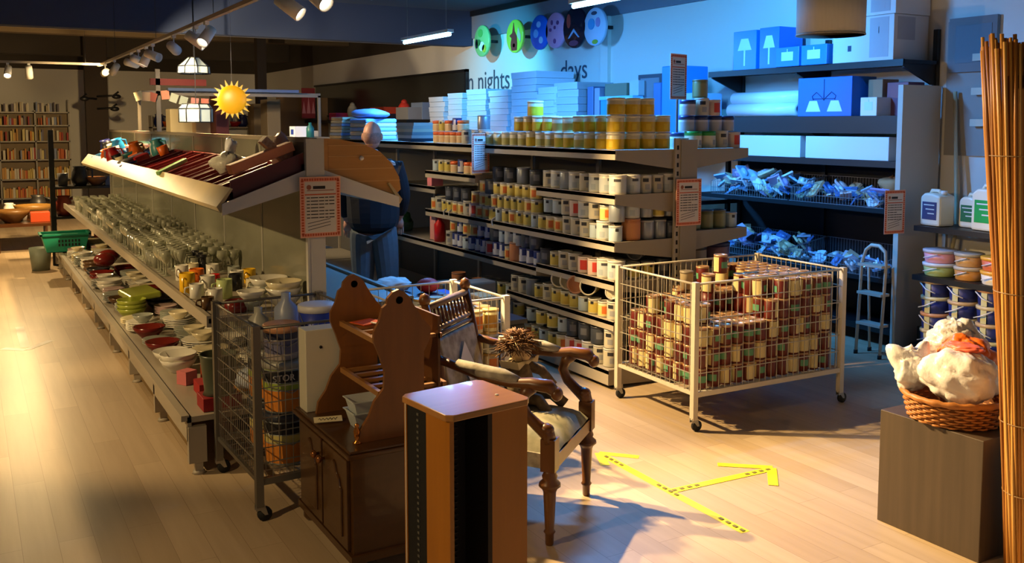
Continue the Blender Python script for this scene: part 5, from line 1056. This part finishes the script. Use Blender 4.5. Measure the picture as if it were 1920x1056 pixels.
for f in (.16, .30, .55, .8):
    r_ = .085 + (.132 - .085) * f ** 1.3 + .008; m = MB(); m.path([Vector((cos(2 * pi * k / 30) * r_, sin(2 * pi * k / 30) * r_, 2.1 * f)) + lean * f * 1.1 for k in range(31)], .0025, 4); m.build('binding_wire', mat('wire_tan', (150, 120, 80), .5), t)
m = MB(); m.lathe([(.055, .02), (.075, .02), (.12, 2.0), (.10, 2.0)], 20); m.T = Matrix.Identity(4); o = m.build('inner_layer', mat('inner_reed', (120, 74, 26), .8), t); o.rotation_euler = (lean.y * -.5, lean.x * .5, 0)
# ================================================================== floor markings
yt = mat('yellow_tape', (236, 220, 20), .5); yp = mat('tape_print', (120, 110, 20), .6)
def strip(m, a, b, w_, z_=.001, mi=0):
    a = Vector(a + (0,)); b = Vector(b + (0,)); d = (b - a).normalized(); n_ = Vector((-d.y, d.x, 0)) * w_ / 2
    m.add([tuple(a - n_ + Vector((0, 0, z_))), tuple(b - n_ + Vector((0, 0, z_))), tuple(b + n_ + Vector((0, 0, z_))), tuple(a + n_ + Vector((0, 0, z_)))], [(0, 1, 2, 3)], mi)
t = empty('floor_arrow', 'yellow taped double arrow on the floor before the tin trolley', 'arrow', (0, 0, 0)); m = MB()
segs = (((2.915, 2.97), (2.94, 4.12)), ((2.94, 4.12), (3.09, 3.96)), ((2.94, 4.12), (2.86, 3.95)), ((2.93, 3.50), (3.58, 3.47)), ((3.60, 3.48), (3.38, 3.66)), ((3.59, 3.48), (3.42, 3.30)))
for i, (a, b) in enumerate(segs): strip(m, a, b, .05, .001 + .0004 * i)
m.build('tape', yt, t); m = MB()
for (a, b) in (segs[0], segs[3]):
    a_ = Vector(a); b_ = Vector(b); L_ = (b_ - a_).length; n = int(L_ / .045)
    for i in range(n):
        if (i // 5) % 2 == 0 and i % 5 != 4: strip(m, tuple(a_.lerp(b_, (i + .2) / n)), tuple(a_.lerp(b_, (i + .75) / n)), .018, .0042)
m.build('tape_print', yp, t)
t = empty('floor_arrow', 'white arrow marking on the floor of the left aisle', 'arrow', (0, 0, 0)); m = MB()
strip(m, (.36, 9.35), (.36, 8.45), .07, .001); strip(m, (.36, 8.35), (.20, 8.50), .07, .0014); strip(m, (.36, 8.35), (.56, 8.62), .06, .0018)
m.build('tape', mat('white_tape', (252, 250, 244), .5), t)
# ================================================================== the man between the shelves
def skin(name, joints, edges, m_, parent=None, sub=2):
    me = bpy.data.meshes.new(name); me.from_pydata([j[0] for j in joints], edges, []); o = bpy.data.objects.new(name, me); COL.objects.link(o); me.materials.append(m_)
    o.modifiers.new('skin', 'SKIN'); s = o.modifiers.new('sub', 'SUBSURF'); s.levels = s.render_levels = sub
    for i, j in enumerate(joints):
        sv = me.skin_vertices[0].data[i]; r = j[1]; sv.radius = r if isinstance(r, tuple) else (r, r); sv.use_root = (i == 0)
    if parent: o.parent = parent
    for p in me.polygons: p.use_smooth = True
    return o
MP = Vector((2.97, 7.46, 0))
sk = mat('man_skin', (206, 150, 124), .5)
J = [((0, 0, .98), (.11, .08)), ((0, 0, 1.2), (.11, .08)), ((0, -.0, 1.42), (.12, .08)), ((0, 0, 1.52), (.07, .07)), ((0, .01, 1.60), (.055, .06)),
     ((.20, 0, 1.44), .055), ((.25, -.03, 1.18), .045), ((.24, -.10, .96), .035), ((-.20, 0, 1.44), .055), ((-.25, -.04, 1.18), .045), ((-.2, -.16, .98), .035),
     ((.09, 0, .86), .07), ((.10, -.04, .5), .05), ((.10, .03, .09), .045), ((.11, -.10, .04), .035), ((-.09, 0, .86), .07), ((-.12, .0, .5), .05), ((-.12, .08, .09), .045), ((-.13, -.05, .04), .035)]
Ed = [(0, 1), (1, 2), (2, 3), (3, 4), (2, 5), (5, 6), (6, 7), (2, 8), (8, 9), (9, 10), (0, 11), (11, 12), (12, 13), (13, 14), (0, 15), (15, 16), (16, 17), (17, 18)]
body = skin('person', J, Ed, sk); tag(body, 'balding man in dark jacket and jeans standing between the shelving rows', 'person'); body.location = MP; body.rotation_euler = (0, 0, radians(150))
m = MB(); m.blob((0, .005, 1.705), (.077, .098, .115), seg=22, ring=16).blob((0, -.06, 1.64), (.05, .05, .05)).path([(0, -.095, 1.72), (0, -.118, 1.685)], [.008, .014], 6)
for s in (-1, 1): m.blob((s * .079, .01, 1.69), (.012, .022, .032), seg=8, ring=6)
m.build('head', sk, body)
m = MB()
for s in (-1, 1): m.blob((s * .03, -.092, 1.72), (.011, .006, .007), seg=8, ring=5)
m.path([(-.022, -.104, 1.645), (.022, -.104, 1.645)], .004, 5); m.build('face_features', mat('man_dark_features', (70, 44, 40), .5), body)
m = MB(); m.blob((0, .03, 1.69), (.079, .078, .075), seg=20, ring=14); m.build('short_hair', mat('grey_stubble', (186, 140, 118), .9, noise=.4, scale=(60, 60, 60)), body)
# hands
for hx, hy, hz, s in ((.24, -.10, .96, 1), (-.2, -.16, .98, -1)):
    m = MB(); m.path([(hx, hy, hz + .02), (hx, hy - .015, hz - .03), (hx, hy - .02, hz - .075)], [.026, .038, .034], 8, flat=.55)
    for f in range(4):
        fx = hx - .027 + .018 * f; L_ = (.058, .068, .064, .05)[f]; m.path([(fx, hy - .02, hz - .07), (fx, hy - .03, hz - .07 - L_ * .55), (fx, hy - .022, hz - .07 - L_)], [.0085, .008, .006], 6)
    m.path([(hx - s * .03, hy - .02, hz - .03), (hx - s * .048, hy - .035, hz - .06), (hx - s * .046, hy - .04, hz - .09)], [.011, .009, .007], 6); m.build('hand', sk, body)
Jk = [((0, 0, .86), (.20, .17)), ((0, 0, 1.0), (.25, .20)), ((0, 0, 1.22), (.24, .19)), ((0, 0, 1.42), (.24, .17)), ((0, 0, 1.50), (.10, .09)), ((.21, 0, 1.44), .075), ((.26, -.03, 1.18), .062), ((.245, -.095, .99), .05), ((-.21, 0, 1.44), .075), ((-.26, -.04, 1.18), .062), ((-.205, -.15, 1.01), .05)]
skin('jacket', Jk, [(0, 1), (1, 2), (2, 3), (3, 4), (3, 5), (5, 6), (6, 7), (3, 8), (8, 9), (9, 10)], mat('dark_navy_jacket', (26, 25, 28), .85), body)
Jt = [((0, 0, 1.0), (.17, .13)), ((.09, 0, .86), .13), ((.10, -.04, .5), .10), ((.10, .03, .1), .075), ((-.09, 0, .86), .13), ((-.12, 0, .5), .10), ((-.12, .08, .1), .065)]
skin('jeans', Jt, [(0, 1), (1, 2), (2, 3), (0, 4), (4, 5), (5, 6)], mat('blue_jeans', (96, 104, 108), .9, noise=.2, scale=(20, 20, 20)), body)
for s, yy in ((.105, -.03), (-.125, .02)): MB().blob((s, yy, .045), (.052, .14, .05), seg=14).build('shoe', black_m, body)
# goods on the floor between the rows
for i, (x, y, z0, sx, sy, sz, c, lb, nm) in enumerate(((2.9, 6.3, 0, .5, .35, .5, (24, 60, 130), 'dark blue crate behind the rear trolley', 'crate'), (2.58, 5.9, 0, .4, .4, .62, (24, 28, 40), 'navy-black container beside the white post', 'container'), (3.1, 5.7, 0, .45, .3, .42, (26, 27, 30), 'flat black case behind the armchair', 'case'),
        (3.35, 6.2, 0, .16, .2, .52, (206, 176, 120), 'cream carton right of the blue crate', 'carton'), (3.45, 6.6, 0, .35, .2, .55, (120, 104, 80), 'brown paper sack against the paint rack', 'sack'), (3.42, 6.95, 0, .2, .2, .5, (110, 96, 74), 'second brown paper sack farther along', 'sack'))):
    m = MB(); m.box(-sx / 2, -sy / 2, 0, sx / 2, sy / 2, sz); o = m.build(nm, mat('goods_%d' % i, c, .6), bevel=.015); tag(o, lb, nm); o.location = (x, y, z0)
    if nm in ('crate', 'container', 'case'): MB().box(-sx / 2 - .01, -sy / 2 - .01, sz, sx / 2 + .01, sy / 2 + .01, sz + .03).build('rim', mat('rim_%d' % i, tuple(min(255, int(v * 1.6)) for v in c), .4), o)
o = MB().blob((0, 0, .05), (.08, .08, .05)).build('red_ball', mat('ball_red', (206, 50, 44), .5)); tag(o, 'small red ball lying on the navy container', 'ball'); o.location = (2.70, 5.80, .651)
crumple('newspaper', (2.50, 5.95, .70), (.14, .1, .05), paperw, 'crumpled white paper lying on the navy container', 'paper', seed=3)
# ================================================================== far aisle
bs = empty('bookcase', 'cream open bookcase full of books against the back wall', 'bookcase', (0, 24.2, 0))
m = MB(); zs = (.12, .55, .99, 1.41, 1.77, 2.07)
for z_ in zs: MB().box(-.8, -.15, z_ - .03, 2.14, .2, z_).build('shelf', shelf_m, bs)
for x in (-.8, -.05, .68, 1.41, 2.11): MB().box(x, -.15, 0, x + .03, .2, 2.35 if x > 2 else 2.1).build('upright', shelf_m, bs)
MB().box(-.8, .18, .1, 2.14, .2, 2.07).build('back_panel', mat('bookcase_back', (150, 130, 100), .7), bs)
rnd = random.Random(55); bc = [(236, 206, 110), (240, 220, 150), (230, 150, 60), (220, 110, 50), (236, 226, 200), (180, 60, 50), (206, 190, 160), (120, 110, 120), (150, 160, 190), (226, 170, 90)]
bks = [MB().box(-.013, -.09, 0, .013, .05, .24).box(-.010, -.088, .003, .010, .052, .237).build('book', mat('bookc_%d' % i, c, .6)) for i, c in enumerate(bc)]
for si, z_ in enumerate(zs):
    for bay in range(2):
        x = .72 + .73 * bay + .02; q = 0; xe = x + .66; 
        if si == 5: xe = x + (.5 if bay else .62)
        while x < xe:
            th = rnd.uniform(.8, 1.9); bi = rnd.randrange(10) if si > 1 else rnd.choice((0, 1, 2, 3, 4, 9))
            if si == 5: bi = rnd.choice((4, 7, 8, 6))
            if rnd.random() > (.0 if si < 2 else .28):
                put(bks[bi], '%s book, %s bookcase shelf from below, %s bay, %s from left' % (('ochre', 'pale yellow', 'orange', 'rust', 'cream', 'red', 'tan', 'grey', 'blue-grey', 'amber')[bi], ORD[si], ('left', 'right')[bay], ORD[q]), 'book', (x, 24.18, z_ + .001), 0, 'books in the far bookcase', (th, 1, rnd.uniform(.75, 1.15) if si < 4 else rnd.uniform(.6, .95))); q += 1
            x += .0285 * th
# black columns and black rack before the bookcase
for (u, y, wdt, lb) in ((181, 21.0, .42, 'thick black column in front of the back wall'), (490, 17.0, .16, 'thin black column under the ceiling beam')):
    p = at(u, 200, 'y', y); o = MB().box(-wdt / 2, -.1, 0, wdt / 2, .1, 3.71 if u < 400 else 3.71).build('column', mat('dark_brown_column', (44, 32, 22), .8)); tag(o, lb, 'column'); o.location = (p.x, y, 0)
    if u < 400:
        for k, (dx, z_) in enumerate(((.3, 2.35), (.26, 2.1), (-.3, 2.3))): MB().path([(0, -.1, z_), (dx, -.2, z_ + .02), (dx + .1, -.22, z_ + .1)], .02, 6).blob((dx + .06, -.2, z_), (.09, .05, .05), seg=8, ring=6).build('coat_hook', black_m, o)
br = empty('black_stand', 'narrow black display stand with cookware at the end of the glassware shelving', 'stand', (.95, 13.25, 0))
m = MB(); m.box(-.03, -.03, 0, .03, .03, 1.72); m.build('post', black_m, br)
for z_ in (.30, .62, 1.0): MB().box(.0, -.05, z_ - .03, .95, .45, z_).build('shelf', black_m, br)
MB().box(.90, .4, 0, .95, .45, 1.3).build('post', black_m, br)
rnd = random.Random(77)
for i in range(12):
    c = rnd.choice([(40, 40, 42), (90, 90, 94), (150, 60, 40), (200, 190, 170), (120, 80, 50)]); o = small_thing(('bowl', 'jug', 'beaker', 'box')[i % 4], c, 1.5); z_ = (.30, .62, 1.0)[i % 3]
    tag(o, '%s on the black stand at the aisle end, %s piece' % (o.name.split('.')[0].replace('_', ' '), ORD[i]), 'kitchenware', 'cookware on the black stand'); o.location = (1.08 + .2 * (i // 3), 13.36, z_ + .001)
lt = empty('low_table', 'low dark table with bowls and pans at the far end of the left aisle', 'table', (.75, 15.6, 0))
MB().box(-.45, -.8, .36, .35, .8, .40).build('tabletop', wood_d, lt)
for a in (-.4, .3):
    for b in (-.75, .75): MB().box(a - .03, b - .03, 0, a + .03, b + .03, .36).build('leg', wood_d, lt)
for i, (dx, dy, kd, c, s) in enumerate(((-.2, -.5, 'bowl', (120, 84, 40), 2.4), (.1, .1, 'bowl', (150, 110, 50), 2.6), (-.2, .5, 'jug', (230, 225, 215), 1.2), (.15, -.55, 'box', (200, 80, 40), 1.8), (-.05, -.2, 'beaker', (225, 220, 210), 1.5), (.2, .6, 'jug', (40, 38, 36), 1.8))):
    o = small_thing(kd, c, s); tag(o, '%s on the low dark table, %s from near' % (('brown wooden bowl', 'large wooden bowl', 'white jug', 'orange-red box', 'white beaker', 'dark jug')[i], ORD[i]), 'kitchenware', 'wares on the low table'); o.location = (.75 + dx, 15.6 + dy, .401)
t = empty('laundry_basket', 'teal plastic laundry basket at the far end of the lower shelf', 'basket', (.98, 12.2, .312)); tm = mat('teal_plastic', (30, 140, 110), .4)
m = MB(); m.prism([(-.2, 0), (.2, 0), (.25, .2), (-.25, .2)], -.17, -.165, 'y').prism([(-.2, 0), (.2, 0), (.25, .2), (-.25, .2)], .165, .17, 'y').box(-.2, -.17, 0, .2, .17, .006)
m.add([(-.2, -.17, 0), (-.2, .17, 0), (-.25, .17, .2), (-.25, -.17, .2)], [(0, 1, 2, 3)]).add([(.2, -.17, 0), (.2, .17, 0), (.25, .17, .2), (.25, -.17, .2)], [(3, 2, 1, 0)]); m.build('tub', tm, t)
MB().box(-.27, -.19, .195, .27, -.165, .215).box(-.27, .165, .195, .27, .19, .215).box(-.27, -.19, .195, -.245, .19, .215).box(.245, -.19, .195, .27, .19, .215).build('rim', tm, t)
m = MB()
for i in range(7):
    for j in range(2): m.box(-.08 + .035 * i, -.173, .07 + .045 * j, -.062 + .035 * i, -.1705, .10 + .045 * j)
m.build('vent_slots', black_m, t)
o = MB().lathe([(.10, 0), (.13, .28), (.125, .28), (.095, .01), (0, .01)], 18).build('waste_bin', mat('grey_green_bin', (130, 140, 125), .5)); tag(o, 'grey-green bin on the floor beside the teal basket', 'bin'); o.location = (.76, 12.9, 0)
# metal frame with bunting, hanging lamps, sun
fy = 13.8; pL = at(257, 170, 'y', fy); pR = at(600, 172, 'y', fy); zf = 2.22; FM = mat('grey_tube_metal', (130, 122, 110), .4, .4)
t = empty('garment_rail', 'grey metal display frame with a string of cards, above the far shelving', 'frame', (pL.x, fy, 0))
L_ = pR.x - pL.x; MB().box(0, -.02, zf - .03, L_, .02, zf + .03).build('top_rail', FM, t); MB().box(0, -.02, 0, .04, .02, zf).build('post', FM, t); MB().box(L_ - .04, -.02, 0, L_, .02, zf).build('post', FM, t)
px_ = at(297, 200, 'y', fy).x - pL.x; MB().box(px_ - .03, -.02, 1.2, px_ + .03, .02, 2.55).build('post', FM, t)
MB().box(px_ - .1, -.02, 2.33, px_ + .65, .02, 2.42).build('red_panel', mat('dull_red', (120, 40, 34), .6), t); MB().box(px_ + .1, -.2, zf + .03, L_ * .85, -.03, zf + .07).build('glass_shelf', mat('bluish_metal', (110, 124, 150), .2, .5), t)
m = MB(); cp = [at(u, v, 'y', fy - .1) for u, v in ((262, 173), (290, 178), (318, 172), (345, 185), (375, 190), (398, 190))]; t2 = empty('card_bunting', 'string of pink and cream cards hung on the metal frame', 'bunting', (cp[0].x, fy - .1, 0))
m.path([p - t2.location for p in cp], .004, 4); m.build('string', ink, t2)
for i, (u, v, c) in enumerate(((260, 180, (240, 226, 180)), (274, 181, (226, 190, 150)), (286, 182, (180, 100, 80)), (310, 178, (236, 150, 120)), (326, 184, (200, 206, 180)), (344, 189, (190, 200, 180)), (365, 192, (226, 150, 140)), (384, 193, (220, 130, 110)))):
    p = at(u, v, 'y', fy - .11) - t2.location; mm = MB(); mm.T = Matrix.Translation(p) @ Matrix.Rotation((-.3, .05, .3, -.1, .35, .3, .1, .05)[i], 4, 'Y'); mm.box(-.052, -.006, -.06, .052, .006, .06); mm.build('card', mat('bunting_%d' % i, c, .8), t2)
def glass_lamp(u, v, y, r, h, lb, kind):
    p = at(u, v, 'y', y); t = empty('glass_pendant', lb, 'pendant lamp', p)
    pr = [(r * .35, h), (r * .95, h * .45), (r, 0)] if kind == 0 else [(r * .8, h), (r, h * .75), (r, 0)]
    m = MB(); m.lathe(pr, 8, smooth=False); m.f = m.f[:16]; m.mi = m.mi[:16]; m.sm = m.sm[:16]; m.build('shade', mat('milky_lead_glass', (190, 205, 200), .3, noise=.2, scale=(4, 4, 4), emit=(.35, .45, .5), estr=.12), t)
    m = MB()
    for k in range(8):
        a = 2 * pi * k / 8; m.path([(q[0] * cos(a) * 1.01, q[0] * sin(a) * 1.01, q[1]) for q in pr], .008, 4)
    for q in pr: m.path([(q[0] * cos(2 * pi * k / 8) * 1.01, q[0] * sin(2 * pi * k / 8) * 1.01, q[1]) for k in range(9)], .008, 4)
    m.build('lead_frame', black_m, t); MB().wire((0, 0, h), (0, 0, (3.5 if y < 12.9 else 3.7) - p.z), .006).build('cord', black_m, t)
glass_lamp(364, 138, 12.4, .20, .20, 'faceted milky glass pendant lamp, upper of two beside the sun', 0)
glass_lamp(368, 229, 12.0, .20, .22, 'blue-white leaded glass lantern, lower one left of the sun', 1)
p = at(435, 187, 'y', 11.0); t = empty('sun_ornament', 'bright yellow sun ornament with pointed rays hanging over the shelving', 'ornament', p, -YAW * .5); ym = mat('sun_yellow', (255, 190, 20), .35); yo = mat('sun_ray_yellow', (250, 200, 70), .4)
m = MB(); m.blob((0, 0, 0), (.165, .045, .165), seg=32, ring=18); m.build('disc', ym, t)
for k in range(20):
    a = 2 * pi * k / 20; ro = .235 if k % 2 == 0 else .215; m = MB(); m.prism([(.155 * cos(a - .13), .155 * sin(a - .13)), (ro * cos(a), ro * sin(a)), (.155 * cos(a + .13), .155 * sin(a + .13))], -.01, .01, 'y'); m.build('ray', yo, t)
MB().wire((0, 0, .2), (0, 0, 3.5 - p.z), .002).build('cord', mat('clear_cord', (150, 150, 150)), t)
# back shelves and panels on the far right of the back wall
def bwx(u, v, y): return at(u, v, 'y', y)
o = MB().box(0, 0, 0, 1.1, .04, 1.9).build('cork_panel', mat('brown_panel', (140, 108, 66), .8)); p = bwx(519, 200, 19.5); tag(o, 'tall plain brown panel at the end of the shelving', 'panel'); o.location = (p.x, 19.5, .45)
t = empty('red_banner', 'narrow red patterned banner beside the brown panel', 'banner', bwx(579, 222, 19.0)); MB().box(-.14, 0, 0, .14, .02, .62).build('banner', mat('red_banner', (150, 50, 50), .8), t); m = MB()
for k in range(3): m.prism([(-.1 + .1 * k - .04, .1), (-.1 + .1 * k + .04, .1), (-.1 + .1 * k, .35 + .1 * (k == 1))], -.004, 0, 'y')
m.build('banner_pattern', mat('banner_pink', (206, 130, 130), .8), t)
t = empty('rear_shelf', 'low beige shelf unit with odd goods against the back wall', 'shelving', (5.0, 24.1, 0))
for z_ in (.8, 1.25, 1.72): MB().box(-1.1, -.2, z_ - .03, 1.3, .2, z_).build('shelf', shelf_m, t)
for x in (-1.1, .1, 1.27): MB().box(x, -.2, 0, x + .03, .2, 2.0).build('upright', shelf_m, t)
rnd = random.Random(5)
for i in range(22):
    c = cols[(i * 3 + 1) % 10][1]; o = small_thing(('box', 'jug', 'beaker', 'bowl')[i % 4], tuple(int(v * .8) for v in c), 1.8); tag(o, '%s on the beige rear shelf, %s from left' % (o.name.split('.')[0].replace('_', ' '), ORD[i]), 'ware', 'goods on the rear shelf'); o.location = (4.1 + (i // 2) * .2, 24.05, (1.25, 1.72)[i % 2] + .001)
for i, (u, v, y, w_, h_, c, lb) in enumerate(((338, 245, 16.5, .38, .36, (170, 160, 130), 'beige cabinet behind the panel top, left of the dark red box'), (385, 243, 16.2, .38, .34, (176, 150, 120), 'light brown cabinet beside the beige one'), (412, 246, 15.2, .2, .62, (90, 34, 34), 'dark red upright box under the sun ornament'), (508, 250, 15.4, .22, .55, (120, 104, 78), 'brown paper sack left of the folded goods'), (482, 250, 16.2, .2, .5, (110, 92, 66), 'darker brown carton beside the paper sack'))):
    p = bwx(u, v, y); hh = p.z + h_; o = MB().box(-w_ / 2, -.2, 0, w_ / 2, .2, hh).build('cabinet' if i < 2 else 'tall_box', mat('rear_%d' % i, c, .7), bevel=.01); tag(o, lb, 'cabinet' if i < 2 else 'box'); o.location = (p.x, y, 0)
# second track beyond the left edge, lighting the glassware side and the aisle
t = empty('lighting_track', 'cream ceiling track over the open floor left of the aisle', 'track', (-1.6, 7, TZ)); MB().box(-.018, -5, -.015, .018, 6, .015).build('track', shelf_m, t)
m = MB()
for y in (-4, 0, 5): m.wire((0, y, .015), (0, y, .88), .003)
m.build('suspension_wire', black_m, t)
for i, (y, tg, pw, an) in enumerate(((2.2, (6.8, 3.9, 1.9), 170, 30), (2.9, (1.7, 3.3, .5), 150, 60), (5.8, (1.1, 6.2, .5), 280, 58), (8.2, (1.1, 8.6, .5), 230, 60), (10.8, (1.1, 11.2, .6), 280, 66))):  # two nearest heads are unseen extras, added to brighten foreground and right wall
    p = head(-1.6, y, tg, lamp_face, 'unseen white spotlight on the left track, %s from the camera' % ORD[i]); spot(p, tg, pw, an)
# ================================================================== one object per separate rail, shelf, wire or bracket
def split_loose(o):
    me = o.data; n = len(me.vertices); par = list(range(n))
    def find(a):
        while par[a] != a: par[a] = par[par[a]]; a = par[a]
        return a
    for p in me.polygons:
        vs = list(p.vertices); r0 = find(vs[0])
        for v in vs[1:]: par[find(v)] = r0
    groups = {}
    for p in me.polygons: groups.setdefault(find(p.vertices[0]), []).append(p)
    if not 1 < len(groups) < 30: return
    for g, ps in groups.items():
        idx = {}; fs = []
        for p in ps: fs.append([idx.setdefault(v, len(idx)) for v in p.vertices])
        m2 = bpy.data.meshes.new(o.name.split('.')[0]); m2.from_pydata([tuple(me.vertices[v].co) for v in idx], [], fs)
        for mm in me.materials: m2.materials.append(mm)
        m2.polygons.foreach_set('material_index', [p.material_index for p in ps]); m2.polygons.foreach_set('use_smooth', [p.use_smooth for p in ps]); m2.update()
        c = bpy.data.objects.new(o.name.split('.')[0], m2); COL.objects.link(c); c.parent = o.parent; c.location = o.location; c.rotation_euler = o.rotation_euler
    bpy.data.objects.remove(o)
SPLIT = {'shelf', 'upright', 'frame_rail', 'upright_bracket', 'basket_ledge', 'suspension_wire', 'bracket', 'board_joint', 'back_rail', 'rear_frame', 'shelf_rail', 'seat_rail', 'front_frame'}
for o in [o for o in bpy.data.objects if o.type == 'MESH' and o.parent and o.name.split('.')[0] in SPLIT and not o.children]: split_loose(o)
